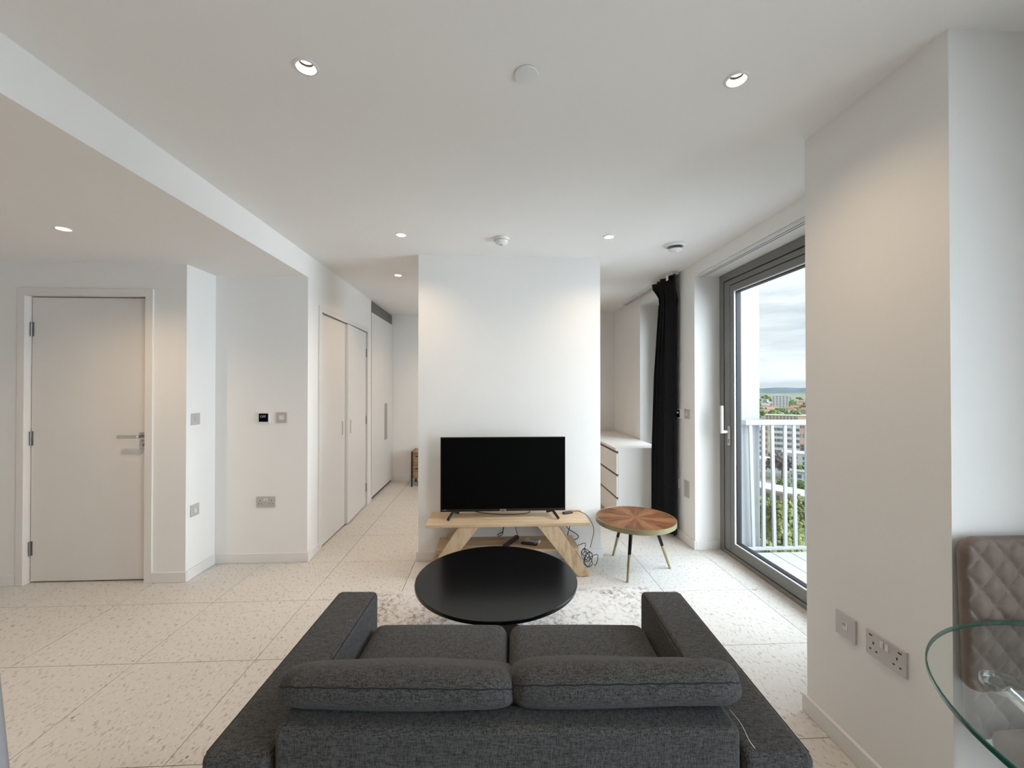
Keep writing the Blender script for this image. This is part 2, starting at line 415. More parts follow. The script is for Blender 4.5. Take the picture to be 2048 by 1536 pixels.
struct('wall_back', B(-2.2, 0.6, 6.27, 6.42, 0, H), 'wall_paint', 'far white wall of the sleeping area behind the bedside table', 'wall')
struct('wall_back_right', B(0.6, 2.15, 5.84, 6.0, 0, H).box(0.6, 0.75, 6.0, 6.27, 0, H), 'wall_paint', 'far white wall behind the long chest of drawers', 'wall')
struct('wall_partition', B(-0.592, 0.895, YT, YT + 0.16, 0, H), 'wall_paint', 'free-standing white wall behind the television', 'wall')
struct('wall_right', B(XR, 2.12, 3.50, 3.95, 0, H).box(XR, 2.12, 4.82, 5.84, 0, H).box(XR, 2.12, 3.95, 4.82, 2.37, H).box(XR, 2.12, 1.735, 3.50, 2.36, H),
       'wall_paint', 'right white wall beside and above the balcony door', 'wall')
struct('wall_column', B(XC, 2.12, 1.166, 1.735, 0, H), 'wall_paint', 'broad white wall pier in front of the balcony door', 'wall')
struct('wall_right_near', B(1.92, 2.12, 0.50, 1.166, 0, H).box(XR, 2.12, -2.65, -1.25, 0, H).box(1.92, 2.12, -1.25, 0.50, 2.36, H), 'wall_paint', 'right white wall around the dining window', 'wall')
# ---- baseboards
SK = 0.075; ST = 0.014
def base(name, bx, label): return struct(name, B(*bx, bev=0.003, seg=2), 'satin_white', label, 'baseboard', smooth=True)
base('baseboard_entrance', (-2.425, -2.2 + ST, YD - ST, YD, 0, SK), 'white baseboard right of the entrance door')
base('baseboard_entrance_left', (-4.44, -3.347, YD - ST, YD, 0, SK), 'white baseboard left of the entrance door')
base('baseboard_recess', (-2.2, -2.2 + ST, YD + 0.001, 3.42 - ST, 0, SK), 'white baseboard on the short bright side wall')
base('baseboard_thermostat', (-2.2, -1.48 + ST, 3.42 - ST, 3.42, 0, SK), 'white baseboard under the thermostat wall')
base('baseboard_hall', (-1.48, -1.48 + ST, 3.421, 3.618, 0, SK), 'short white baseboard left of the cupboard doors')
base('baseboard_hall_far', (-1.48, -1.48 + ST, 5.045, 5.165, 0, SK), 'short white baseboard between cupboard doors and wardrobe')
base('baseboard_back', (-1.45, 0.6, 6.27 - ST, 6.27, 0, SK), 'white baseboard along the far sleeping area wall')
struct('baseboard_partition', B(-0.592 - ST, 0.895 + ST, YT - ST, YT, 0, SK, bev=0.003).box(0.895, 0.895 + ST, YT + 0.0005, YT + 0.16, 0, SK).box(-0.592 - ST, -0.592, YT + 0.0005, YT + 0.16, 0, SK),
       'satin_white', 'white baseboard around the television wall', 'baseboard', smooth=True)
base('baseboard_right', (XR - ST, XR, 3.50 - ST, 4.0, 0, SK), 'white baseboard below the small wall plates right of the curtain')
base('baseboard_reveal', (XR + 0.0005, 1.945, 3.50 - ST, 3.50, 0, SK), 'white baseboard in the balcony door reveal')
base('baseboard_column', (XC - ST, XC, 1.166 - ST, 1.735 + ST, 0, SK), 'white baseboard along the side of the pier')
base('baseboard_column_front', (XC + 0.0005, XR, 1.166 - ST, 1.166, 0, SK), 'white baseboard along the front of the pier behind the quilted chair')

# ---- entrance door
d1 = thing('door_1', (-2.883, YD, 0), 'closed plain white entrance door with lever handle and three hinges', 'door', kind='structure')
MB().prism([(-3.345, 0), (-3.345, 2.102), (-2.425, 2.102), (-2.425, 0), (-2.478, 0), (-2.478, 2.048), (-3.296, 2.048), (-3.296, 0)], 'y', YD - 0.014, YD, 0.002).build('architrave', 'door_paint', d1, smooth=True)
MB().prism([(-3.311, 0), (-3.311, 2.061), (-2.463, 2.061), (-2.463, 0), (-2.476, 0), (-2.476, 2.050), (-3.298, 2.050), (-3.298, 0)], 'y', YD + 0.0005, YD + 0.09).build('jamb', 'door_paint', d1)
lf = B(-3.292, -2.480, YD + 0.034, YD + 0.078, 0.010, 2.044, bev=0.0015).build('leaf', 'door_paint', d1, smooth=True)
for z in (1.814, 1.032, 0.246):
    hg = MB().lathe([(0.0065, -0.05), (0.0065, 0.05)], (-3.290, YD + 0.026, z), 12, True, True).build('hinge', 'hinge_steel', lf, smooth=True)
    B(-3.297, -3.278, YD + 0.030, YD + 0.0335, z - 0.05, z + 0.05).build('hinge_plate', 'hinge_steel', lf)
hd = B(-2.545, -2.495, YD + 0.026, YD + 0.034, 1.018, 1.072, bev=0.002).box(-2.533, -2.513, YD - 0.022, YD + 0.026, 1.035, 1.055, bev=0.004).box(-2.655, -2.513, YD - 0.032, YD - 0.018, 1.034, 1.056, bev=0.004)
hd.build('handle', 'brushed_steel', lf, smooth=True)
B(-2.545, -2.495, YD + 0.026, YD + 0.034, 0.955, 1.008, bev=0.002).build('lock_plate', 'brushed_steel', lf, smooth=True)
k = MB().lathe([(0.013, 0), (0.013, 0.016), (0.010, 0.018)], (0, 0, 0), 20, True, True)
bmesh.ops.transform(k.bm, matrix=Matrix.Translation((-2.520, YD + 0.026, 0.982)) @ Matrix.Rotation(R(90), 4, 'X'), verts=list(k.bm.verts))
k.build('lock_knob', 'brushed_steel', lf, smooth=True)

# ---- double cupboard doors in the hall wall
d2 = thing('door_2', (-1.48, 4.33, 0), 'pair of white hall cupboard doors, the farther leaf standing slightly ajar', 'door', kind='structure')
MB().prism([(3.62, 0), (3.62, 2.100), (5.043, 2.100), (5.043, 0), (4.993, 0), (4.993, 2.050), (3.668, 2.050), (3.668, 0)], 'x', -1.48, -1.466, 0.002).build('architrave', 'satin_white', d2, smooth=True)
MB().prism([(3.656, 0), (3.656, 2.061), (5.004, 2.061), (5.004, 0), (4.992, 0), (4.992, 2.050), (3.669, 2.050), (3.669, 0)], 'x', -1.575, -1.4805).build('jamb', 'satin_white', d2)
def leaf(y0, y1, ang, hy, label):
    M = Matrix.Translation((-1.485, hy, 0)) @ Matrix.Rotation(ang, 4, 'Z') @ Matrix.Translation((1.485, -hy, 0))
    def X(mb): bmesh.ops.transform(mb.bm, matrix=M, verts=list(mb.bm.verts)); return mb
    L = X(B(-1.529, -1.485, y0, y1, 0.012, 2.040, bev=0.0015)).build('leaf', 'satin_white', d2, smooth=True)
    hy2 = (y1 - 0.075) if hy < y1 - 0.1 else (y0 + 0.075)
    h = X(B(-1.4845, -1.4815, hy2 - 0.028, hy2 + 0.028, 0.90, 1.085, bev=0.001)).build('pull_plate', 'satin_white', L, smooth=True)
    X(B(-1.4812, -1.4798, hy2 - 0.010, hy2 + 0.010, 0.925, 1.06)).build('pull_slot', 'handle_taupe', L)
    for z in (1.80, 1.011, 0.215):
        e = hy
        X(MB().lathe([(0.006, -0.05), (0.006, 0.05)], (-1.480, e, z), 12, True, True)).build('hinge', 'hinge_steel', L, smooth=True)
    return L
leaf(3.674, 4.284, 0, 3.672, 'left')
leaf(4.294, 4.982, R(2.3), 4.986, 'right')
# ---- wall paint scuff-free; balcony door and windows
def glazed(name, ya, yb, zt, label, sash=True):
    d = thing(name, (XF, (ya + yb) / 2, 0), label, 'window', kind='structure')
    fw = 0.060
    f = B(XF, XF + 0.08, yb - fw, yb, 0, zt, bev=0.002).box(XF, XF + 0.08, ya, ya + fw, 0, zt, bev=0.002).box(XF, XF + 0.08, ya + fw, yb - fw, zt - fw, zt, bev=0.002).box(XF, XF + 0.08, ya + fw, yb - fw, 0, 0.032, bev=0.002)
    f.build('frame', 'frame_grey', d, smooth=True)
    a, b = ya + fw, yb - fw; gp = 0.008
    sl = B(XF + 0.03, XF + 0.075, b - gp, b, 0.032, zt - fw).box(XF + 0.03, XF + 0.075, a, a + gp, 0.032, zt - fw).box(XF + 0.03, XF + 0.075, a, b, zt - fw - gp, zt - fw).box(XF + 0.03, XF + 0.075, a, b, 0.032, 0.040)
    sl.build('seal', 'frame_seal', d)
    s0, s1, z0, z1 = a + gp, b - gp, 0.040, zt - fw - gp
    sw = 0.135; zb = 0.118; zt2 = z1 - 0.10
    s = B(XF + 0.004, XF + 0.07, s1 - sw, s1, z0, z1, bev=0.003).box(XF + 0.004, XF + 0.07, s0, s0 + sw, z0, z1, bev=0.003)
    s.box(XF + 0.004, XF + 0.07, s0 + sw, s1 - sw, zt2, z1, bev=0.003).box(XF + 0.004, XF + 0.07, s0 + sw, s1 - sw, z0, zb, bev=0.003)
    sa = s.build('sash', 'frame_grey', d, smooth=True)
    q = 0.006
    B(XF + 0.006, XF + 0.02, s1 - sw - q, s1 - sw, zb, zt2).box(XF + 0.006, XF + 0.02, s0 + sw, s0 + sw + q, zb, zt2).box(XF + 0.006, XF + 0.02, s0 + sw, s1 - sw, zb, zb + q).box(XF + 0.006, XF + 0.02, s0 + sw, s1 - sw, zt2 - q, zt2).build('glazing_bead', 'bead_white', sa)
    B(XF + 0.021, XF + 0.06, s1 - sw - 0.012, s1 - sw, zb, zt2).box(XF + 0.021, XF + 0.06, s0 + sw, s0 + sw + 0.012, zb, zt2).box(XF + 0.021, XF + 0.06, s0 + sw, s1 - sw, zb, zb + 0.012).box(XF + 0.021, XF + 0.06, s0 + sw, s1 - sw, zt2 - 0.012, zt2).build('gasket', 'frame_seal', sa)
    B(XF + 0.036, XF + 0.042, s0 + sw + 0.004, s1 - sw - 0.004, zb + 0.004, zt2 - 0.004).build('pane', 'window_glass', sa)
    # profile groove lines on the sash
    B(XF + 0.0032, XF + 0.0045, s1 - sw * 0.62 - 0.0015, s1 - sw * 0.62 + 0.0015, z0 + 0.002, z1 - 0.06).box(XF + 0.0032, XF + 0.0045, s0 + sw, s1 - sw * 0.62, z1 - 0.050, z1 - 0.042).build('groove', 'frame_seal', sa)
    return d, sa, s1, sw
dB, saB, s1, sw = glazed('window_1', 1.736, 3.499, 2.355, 'grey framed full-height glass balcony door with white lever handle')
hy = s1 - sw * 0.55
pl = B(XF - 0.006, XF + 0.0035, hy - 0.016, hy + 0.016, 0.915, 1.075, bev=0.003).build('handle_plate', 'lever_white', saB, smooth=True)
B(XF - 0.0066, XF - 0.0058, hy - 0.005, hy + 0.005, 0.935, 0.968, bev=0.0).build('keyhole', 'slot_black', saB)
B(XF - 0.060, XF - 0.004, hy - 0.011, hy + 0.011, 1.015, 1.040, bev=0.005).box(XF - 0.072, XF - 0.052, hy - 0.011, hy + 0.013, 1.015, 1.245, bev=0.004).build('lever_handle', 'lever_white', saB, smooth=True)
glazed('window_2', 3.951, 4.819, 2.365, 'grey framed sleeping area window half hidden by the black curtain')
glazed('window_3', -1.249, 0.499, 2.355, 'grey framed full-height dining window beside the glass table')
# ---- curtain tracks
def track(name, x0, x1, y0, y1, zt, label):
    o = thing(name, ((x0 + x1) / 2, (y0 + y1) / 2, zt - 0.022), label, 'curtain track')
    B(x0, x1, y0, y1, zt - 0.022, zt, bev=0.003).build('rail_body', 'track_white', o, smooth=True)
    wd = x1 - x0
    for f in (0.3, 0.72):
        B(x0 + wd * f - 0.004, x0 + wd * f + 0.004, y0 + 0.012, y1 - 0.004, zt - 0.0228, zt - 0.0215).build('glide_slot', 'track_slot', o)
    return o
track('curtain_track', 1.756, 1.812, 1.76, 3.44, 2.36, 'white double curtain track above the balcony door')
track('curtain_track', 1.672, 1.735, 3.76, 5.24, H, 'white double curtain track on the ceiling carrying the black curtain')

# ================================================================== OUTSIDE THE DOOR
bd = struct('trim_1', B(2.06, 4.2, -2.6, 3.52, -0.30, -0.045), 'frame_grey', 'dark balcony slab under the pale deck boards', 'balcony')
dk = thing('balcony_deck', (3.1, 1.2, -0.045), 'pale grey balcony decking of long narrow boards', 'decking')
bw = 0.159; b0 = None
for i in range(13):
    x = 2.068 + i * bw
    if b0 is None: b0 = B(x + 0.003, x + bw - 0.003, -2.5, 3.44, -0.045, -0.012, bev=0.003).build('board', 'deck_board', dk)
    else: copy_obj(b0, dk, b0.location + Vector((i * bw, 0, 0)))
rl = thing('balcony_railing', (3.1, 3.48, 0), 'white balcony railing with leaning flat bars closing the far end', 'railing')
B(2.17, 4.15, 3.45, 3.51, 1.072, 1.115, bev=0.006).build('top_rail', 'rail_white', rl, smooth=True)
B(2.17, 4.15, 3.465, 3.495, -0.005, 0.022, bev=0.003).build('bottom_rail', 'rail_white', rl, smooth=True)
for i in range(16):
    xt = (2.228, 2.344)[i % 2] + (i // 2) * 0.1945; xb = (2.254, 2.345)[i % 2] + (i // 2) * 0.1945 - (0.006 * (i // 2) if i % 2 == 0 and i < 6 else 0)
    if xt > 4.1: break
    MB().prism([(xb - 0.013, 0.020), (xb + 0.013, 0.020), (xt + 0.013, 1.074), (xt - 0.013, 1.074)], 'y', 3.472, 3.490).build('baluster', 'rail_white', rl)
r2 = thing('balcony_railing', (4.12, 0.4, 0), 'white balcony railing along the outer edge of the deck', 'railing')
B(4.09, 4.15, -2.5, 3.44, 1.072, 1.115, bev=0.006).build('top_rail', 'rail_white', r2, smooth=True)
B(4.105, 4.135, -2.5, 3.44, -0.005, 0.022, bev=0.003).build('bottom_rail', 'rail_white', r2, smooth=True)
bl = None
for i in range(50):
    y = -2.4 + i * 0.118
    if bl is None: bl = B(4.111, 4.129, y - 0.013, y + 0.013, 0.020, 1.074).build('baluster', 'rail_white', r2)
    else: copy_obj(bl, r2, bl.location + Vector((0, 0.118 * i, 0)))
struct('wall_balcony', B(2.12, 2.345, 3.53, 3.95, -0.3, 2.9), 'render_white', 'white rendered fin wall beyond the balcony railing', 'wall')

# ================================================================== CEILING FITTINGS
def downlight(x, y, z, label, group=None, watts=7.0):
    o = thing('downlight', (x, y, z), label, 'downlight', group)
    c = (x, y, z); watts = 7.0 if z < H else (5.5 if y > 3.4 else (3.8 if y > 0 else 2.5))
    MB().lathe([(0.030, -0.0005), (0.031, -0.003), (0.036, -0.004), (0.040, -0.003), (0.0415, -0.0002)], c, 40).build('trim_ring', 'white_plastic', o, smooth=True)
    MB().lathe([(0.0295, -0.001), (0.026, 0.012), (0.021, 0.024)], c, 32).build('reflector', 'reflector_gold', o, smooth=True)
    MB().lathe([(0.0205, 0.023), (0.0001, 0.0232)], c, 24).build('lamp', 'lamp_core', o)
    d = bpy.data.lights.new('downlight_beam', 'AREA'); d.shape = 'DISK'; d.size = 0.04; d.energy = watts; d.color = (1.0, 0.74, 0.48); d.spread = R(150)
    b = bpy.data.objects.new('downlight_beam', d); COL.objects.link(b); b.parent = o; b.location = (0, 0, 0.019)
    return o
LB = ['recessed downlight in the main ceiling, upper left of the photo', 'recessed downlight in the main ceiling near the pier, upper right of the photo',
      'recessed downlight left of the smoke alarm, in front of the television wall', 'recessed downlight right of the smoke alarm, in front of the television wall',
      'small far downlight in the hall ceiling left of the television wall', 'recessed downlight in the lowered ceiling near the entrance door',
      'unseen downlight added to brighten the hall and sleeping area, nearer the wardrobe', 'unseen downlight added to brighten the hall and sleeping area, nearer the chest',
      'recessed downlight overhead behind the viewer, left of centre', 'recessed downlight overhead behind the viewer, right of centre',
      'recessed downlight in the lowered ceiling beside the viewer', 'recessed downlight in the lowered ceiling behind the viewer']
for (x, y, z), lb in zip(LIGHTS, LB): downlight(x, y, z, lb, 'recessed downlights')
# flush disc cover
cd = thing('ceiling_cover', (0.118, 1.407, H - 0.006), 'plain round white cover disc in the middle of the ceiling', 'cover plate')
MB().lathe([(0.0001, -0.007), (0.039, -0.007), (0.041, -0.005), (0.041, -0.0015)], (0.118, 1.407, H), 40).build('disc', 'white_plastic', cd, smooth=True)
MB().lathe([(0.0375, -0.0016), (0.0375, 0.0)], (0.118, 1.407, H), 32).build('rim', 'track_slot', cd)
# smoke alarm
sm = thing('smoke_alarm', (0.07, 2.984, H - 0.05), 'domed white smoke alarm on the ceiling in front of the television wall', 'smoke alarm')
c = (0.07, 2.984, H)
MB().lathe([(0.0001, -0.0005), (0.058, -0.0005), (0.058, -0.014), (0.054, -0.017)], c, 40).build('base', 'white_plastic', sm, smooth=True)
MB().lathe([(0.053, -0.017), (0.051, -0.020), (0.044, -0.034), (0.030, -0.043), (0.0001, -0.045)], c, 40).build('dome', 'white_plastic', sm, smooth=True)
MB().lathe([(0.0515, -0.0185), (0.0535, -0.0195), (0.0515, -0.0205)], c, 40).build('vent_slot', 'track_slot', sm)
MB().lathe([(0.013, -0.0440), (0.013, -0.0485), (0.0001, -0.049)], c, 24).build('test_button', 'plate_grey', sm, smooth=True)
# extract vent
vt = thing('air_valve', (1.38, 3.056, H - 0.06), 'round white ventilation valve on the ceiling near the black curtain', 'air vent')
c = (1.38, 3.056, H)
MB().lathe([(0.052, -0.001), (0.052, -0.014), (0.060, -0.018), (0.078, -0.008), (0.080, -0.001)], c, 48).build('flange', 'white_plastic', vt, smooth=True)
MB().lathe([(0.0515, 0.0), (0.0515, -0.0005), (0.0001, -0.0005)], c, 32).build('throat', 'track_slot', vt)
MB().lathe([(0.0001, -0.030), (0.044, -0.030), (0.050, -0.036), (0.040, -0.046), (0.0001, -0.050)], c, 40).build('centre_disc', 'white_plastic', vt, smooth=True)
MB().lathe([(0.004, -0.001), (0.004, -0.031)], c, 8, True, True).build('spindle', 'hinge_steel', vt)

# ================================================================== WALL PLATES
def plate(name, c, n, w_, h_, label, cat, d=0.008, mat='plate_grey'):
    """c centre on the wall, n = 'y-' / 'x+' / 'x-': direction the plate faces. returns root and a box builder in plate space (u right, v up, t out)"""
    o = thing(name, c, label, cat)
    def bx(u0, u1, v0, v1, t0, t1, **k):
        x, y, z = c
        if n == 'y-': return B(x + u0, x + u1, y - t1, y - t0, z + v0, z + v1, **k)
        if n == 'x+': return B(x + t0, x + t1, y + u0, y + u1, z + v0, z + v1, **k)
        return B(x - t1, x - t0, y - u1, y - u0, z + v0, z + v1, **k)
    bx(-w_ / 2, w_ / 2, -h_ / 2, h_ / 2, 0, d, bev=0.0012).build('face_plate', mat, o, smooth=True)
    return o, bx
def switch(c, n, label):
    o, bx = plate('light_switch', c, n, 0.086, 0.086, label, 'switch')
    for u in (-0.009, 0.010):
        bx(u - 0.009, u + 0.009, -0.017, 0.017, 0.008, 0.0115, bev=0.001).build('rocker', 'rocker_white', o, smooth=True)
def double_socket(c, n, label, usb=False):
    o, bx = plate('double_socket', c, n, 0.146, 0.086, label, 'socket')
    zz = -0.012 if usb else -0.006
    for s in (-1, 1):
        bx(s * 0.009 - 0.006, s * 0.009 + 0.006, 0.008, 0.030, 0.008, 0.0125, bev=0.001).build('rocker', 'rocker_white', o, smooth=True)
        u = s * 0.043
        bx(u - 0.0022, u + 0.0022, zz + 0.012, zz + 0.021, 0.0081, 0.0086).build('earth_slot', 'slot_black', o)
        for q in (-1, 1): bx(u + q * 0.0115 - 0.0035, u + q * 0.0115 + 0.0035, zz - 0.010, zz - 0.0055, 0.0081, 0.0086).build('pin_slot', 'slot_black', o)
        if usb: bx(s * 0.053 - 0.0065, s * 0.053 + 0.0065, 0.026, 0.031, 0.0081, 0.0086).build('usb_slot', 'slot_black', o)
def thermostat(c, n, label):
    o, bx = plate('thermostat', c, n, 0.090, 0.086, label, 'thermostat', 0.016, 'white_plastic')
    bx(-0.036, 0.036, -0.033, 0.033, 0.0161, 0.0166).build('display', 'tv_screen', o)
    x, y, z = c
    M = Matrix.Translation((x - 0.003, y - 0.0170, z + 0.008)) @ Matrix.Rotation(R(90), 4, 'X') if n == 'y-' else \
        Matrix.Translation((x - 0.0170, y, z + 0.008)) @ Matrix.Rotation(R(-90), 4, 'Z') @ Matrix.Rotation(R(90), 4, 'X')
    text_mesh('OFF', 0.026, 'display_text', 'display_text', o, M)
thermostat((-1.818, 3.42, 1.155), 'y-', 'white thermostat with black display left of the light switch on the recess wall')
switch((-1.682, 3.42, 1.155), 'y-', 'grey light switch beside the thermostat near the cupboard doors')
double_socket((-1.802, 3.42, 0.482), 'y-', 'grey double socket low on the wall under the thermostat')
o, bx = plate('light_switch', (-2.2, 3.194, 1.162), 'x+', 0.086, 0.086, 'square grey switch plate on the short bright wall by the entrance door', 'switch')
bx(-0.010, 0.010, -0.017, 0.017, 0.008, 0.0115, bev=0.001).build('rocker', 'plate_grey', o, smooth=True)
o, bx = plate('data_socket', (-2.2, 3.190, 0.490), 'x+', 0.086, 0.086, 'square grey outlet plate low on the short bright wall', 'socket')
bx(-0.011, 0.011, -0.018, 0.012, 0.008, 0.010, bev=0.001).build('outlet_insert', 'rocker_white', o, smooth=True)
thermostat((XR, 3.790, 1.152), 'x-', 'white thermostat with black display right beside the black curtain')
switch((XR, 3.634, 1.158), 'x-', 'grey light switch between the curtain thermostat and the balcony door')
o, bx = plate('blank_plate', (XR, 3.646, 0.487), 'x-', 0.086, 0.150, 'tall grey blank plate low on the wall beside the balcony door', 'wall plate')
o, bx = plate('blank_plate', (XR, 3.842, 0.50), 'x-', 0.086, 0.086, 'pale wall plate low behind the edge of the black curtain', 'wall plate', mat='rocker_white')
o, bx = plate('telephone_socket', (XC, 1.532, 0.483), 'x-', 0.088, 0.088, 'square grey telephone socket on the side of the pier', 'socket')
bx(-0.011, 0.011, -0.014, 0.014, 0.0081, 0.0092, bev=0.0003).build('outlet_insert', 'rocker_white', o)
bx(-0.010, 0.003, 0.001, 0.012, 0.0093, 0.0097).build('shutter', 'handle_taupe', o)
double_socket((XC, 1.371, 0.487), 'x-', 'grey double socket with charging slots on the side of the pier', usb=True)

# ================================================================== WARDROBE
wd = thing('wardrobe', (-1.75, 5.72, 0), 'tall built-in white wardrobe with grey header at the end of the hall', 'wardrobe')
B(-2.05, -1.515, 5.172, 6.268, 0.0, 2.4695).build('carcass', 'wardrobe_grey', wd)
B(-1.514, -1.487, 5.185, 6.262, 2.325, 2.463, bev=0.001).build('header_panel', 'wardrobe_grey', wd)
B(-1.5145, -1.490, 5.172, 5.190, 0.0, 2.322).build('side_trim', 'wardrobe_grey', wd)
B(-1.5145, -1.500, 5.19, 6.262, 0.0, 0.035).build('plinth', 'plinth_dark', wd)
for a, b in ((5.193, 5.806), (5.8085, 6.262)):
    B(-1.514, -1.478, a, b, 0.038, 2.322, bev=0.0015).build('door', 'wardrobe_white', wd, smooth=True)
B(-1.4782, -1.474, 5.812, 5.945, 0.667, 1.172, bev=0.001).build('handle', 'handle_taupe', wd, smooth=True)

# ================================================================== BEDSIDE TABLE
bt = thing('bedside_table', (-0.90, 6.05, 0), 'small oak bedside table with black metal frame beyond the television wall', 'bedside table')
X0, X1, Y0, Y1 = -1.128, -0.70, 5.885, 6.215
for x in (X0, X1 - 0.018):
    MB().prism([(Y0, 0), (Y0, 0.492), (Y1, 0.492), (Y1, 0), (Y1 - 0.018, 0), (Y1 - 0.018, 0.474), (Y0 + 0.018, 0.474), (Y0 + 0.018, 0)], 'x', x, x + 0.018).build('side_frame', 'black_metal', bt)
B(X0 + 0.0185, X1 - 0.0185, Y0 + 0.002, Y1 - 0.002, 0.474, 0.492, bev=0.001).build('top', 'stand_oak', bt)
B(X0 + 0.0185, X1 - 0.0185, Y0 + 0.018, Y1 - 0.002, 0.115, 0.473).build('body', 'stand_oak', bt)
for z in (0.125, 0.297):
    dw = B(X0 + 0.030, X1 - 0.030, Y0 + 0.004, Y0 + 0.0178, z, z + 0.162, bev=0.0015).build('drawer', 'stand_oak', bt)
    B(X0 + 0.058, X0 + 0.19, Y0 - 0.010, Y0 + 0.0035, z + 0.125, z + 0.135).build('handle', 'black_metal', dw)
B(X0 + 0.06, X1 - 0.06, Y0 + 0.15, Y0 + 0.17, 0.085, 0.1148).build('cross_bar', 'black_metal', bt)

# ================================================================== CHEST OF DRAWERS
ch = thing('chest_of_drawers', (1.49, 4.95, 0), 'long low white chest of drawers along the right wall', 'chest of drawers')
CX0, CX1, CY0, CY1 = 1.262, 1.735, 4.150, 5.750
B(CX0 - 0.010, CX1, CY0 - 0.004, CY1 + 0.004, 0.752, 0.780, bev=0.0015).build('top', 'chest_white', ch, smooth=True)
B(CX0 + 0.02, CX1, CY0, CY0 + 0.022, 0, 0.7515).build('side_panel', 'chest_white', ch)
B(CX0 + 0.02, CX1, CY1 - 0.022, CY1, 0, 0.7515).build('side_panel', 'chest_white', ch)
B(CX0 + 0.035, CX1, CY0 + 0.0225, CY1 - 0.0225, 0.05, 0.7515).build('carcass', 'handle_taupe', ch)
B(CX0 + 0.045, CX0 + 0.06, CY0 + 0.0225, CY1 - 0.0225, 0.0, 0.0495).build('plinth', 'chest_white', ch)
for r in range(3):
    z0 = 0.052 + r * 0.2325
    for a, b in ((CY0 + 0.002, 4.948), (4.952, CY1 - 0.002)):
        B(CX0, CX0 + 0.019, a, b, z0, z0 + 0.208, bev=0.0015).build('drawer', 'chest_white', ch, smooth=True)

# ================================================================== CURTAIN
cu = thing('curtain', (1.67, 3.95, 0.03), 'gathered floor-length black curtain beside the balcony door', 'curtain')
mb = MB(); NU, NV = 120, 40; grid = []
def lerp_tab(tab, z):
    for (a, va), (b, vb) in zip(tab, tab[1:]):
        if z <= b: return va + (vb - va) * (z - a) / (b - a)
    return tab[-1][1]
far = [(0, 4.15), (0.8, 4.14), (1.5, 4.08), (2.0, 3.99), (2.22, 3.95), (2.30, 4.03), (2.36, 4.16), (2.45, 4.19)]
for j in range(NV + 1):
    z = 0.03 + (2.445 - 0.03) * j / NV; row = []
    fy = lerp_tab(far, z); ny = 3.752 + 0.01 * math.sin(z * 2)
    amp = 0.046 if z < 2.2 else 0.046 - 0.02 * min(1, (z - 2.2) / 0.12)
    for i in range(NU + 1):
        u = i / NU
        ph = 2 * math.pi * (4.0 * u) + 0.25 * math.sin(1.3 * z + 5 * u) 
        s = math.sin(ph); s = math.copysign(abs(s) ** 0.7, s)
        x = 1.672 + amp * s - 0.012 * u + (0.008 * math.sin(9 * u + 3 * z) if z > 2.2 else 0)
        y = ny + (fy - ny) * u + 0.010 * math.sin(2 * ph) 
        row.append(mb.bm.verts.new((x, y, z)))
    grid.append(row)
for j in range(NV):
    for i in range(NU): mb.bm.faces.new((grid[j][i], grid[j][i + 1], grid[j + 1][i + 1], grid[j + 1][i]))
co = mb.build('drape', 'curtain_fabric', cu, smooth=True); co.modifiers.clear()
co.modifiers.new('thick', 'SOLIDIFY').thickness = 0.003
B(1.628, 1.633, 3.76, 3.80, 2.39, 2.44).build('heading_hook', 'white_plastic', cu)

# ================================================================== RUG
rg = thing('rug', (0.11, 2.1, 0), 'thin mottled grey and ivory rug under the sofa and coffee table', 'rug')
B(-0.84, 1.08, 1.30, 2.862, 0.0005, 0.008, bev=0.003).build('pile', 'rug', rg)

# ================================================================== TELEVISION STAND
ZS = 0.40
ts = thing('television_stand', (0.12, 3.19, 0), 'light oak television stand with splayed plank legs', 'tv stand')
B(-0.478, 0.722, 3.035, 3.365, ZS - 0.022, ZS, bev=0.0015).build('top', 'oak', ts)
B(-0.412, 0.652, 3.075, 3.352, 0.176, 0.196, bev=0.0015).build('shelf', 'oak', ts)
for s in (-1, 1):
    for y, nm in ((3.052, 'leg'), (3.335, 'leg')):
        cx = 0.122
        top0, top1 = 0.215, 0.365; b0_, b1_ = 0.515, 0.600
        q = [(cx + s * top0, ZS - 0.0225), (cx + s * top1, ZS - 0.0225), (cx + s * b1_, 0.022), (cx + s * b1_, 0.004), (cx + s * b0_, 0.004)]
        MB().prism(q, 'y', y - 0.011, y + 0.011, 0.0012).build(nm, 'oak_leg', ts)
        B(cx + s * 0.555 - 0.012, cx + s * 0.555 + 0.012, y - 0.009, y + 0.009, 0.0, 0.0038).build('foot_pad', 'black_plastic', ts)

# ================================================================== TELEVISION
tv = thing('television', (0.088, 3.20, ZS), 'black flat-screen television switched off on the oak stand', 'television')
TX0, TX1, TZ0, TZ1, TY = -0.390, 0.568, 0.448, 1.016, 3.185
B(TX0, TX1, TY, TY + 0.016, TZ0, TZ1, bev=0.002).build('bezel', 'black_plastic', tv, smooth=True)
B(TX0 + 0.05, TX1 - 0.05, TY + 0.0165, TY + 0.06, TZ0 + 0.03, TZ0 + 0.36, bev=0.02).build('rear_housing', 'black_plastic', tv, smooth=True)
B(TX0 + 0.006, TX1 - 0.006, TY - 0.0006, TY - 0.0001, TZ0 + 0.020, TZ1 - 0.006).build('screen', 'tv_screen', tv)
lg = B(0.063, 0.110, TY - 0.006, TY - 0.0002, TZ0 - 0.004, TZ0 + 0.018, bev=0.001).build('badge', 'brushed_steel', tv, smooth=True)
for i in range(3): B(0.0745 + i * 0.0085, 0.0805 + i * 0.0085, TY - 0.0068, TY - 0.0062, TZ0 + 0.004, TZ0 + 0.010).build('badge_mark', 'slot_black', lg)
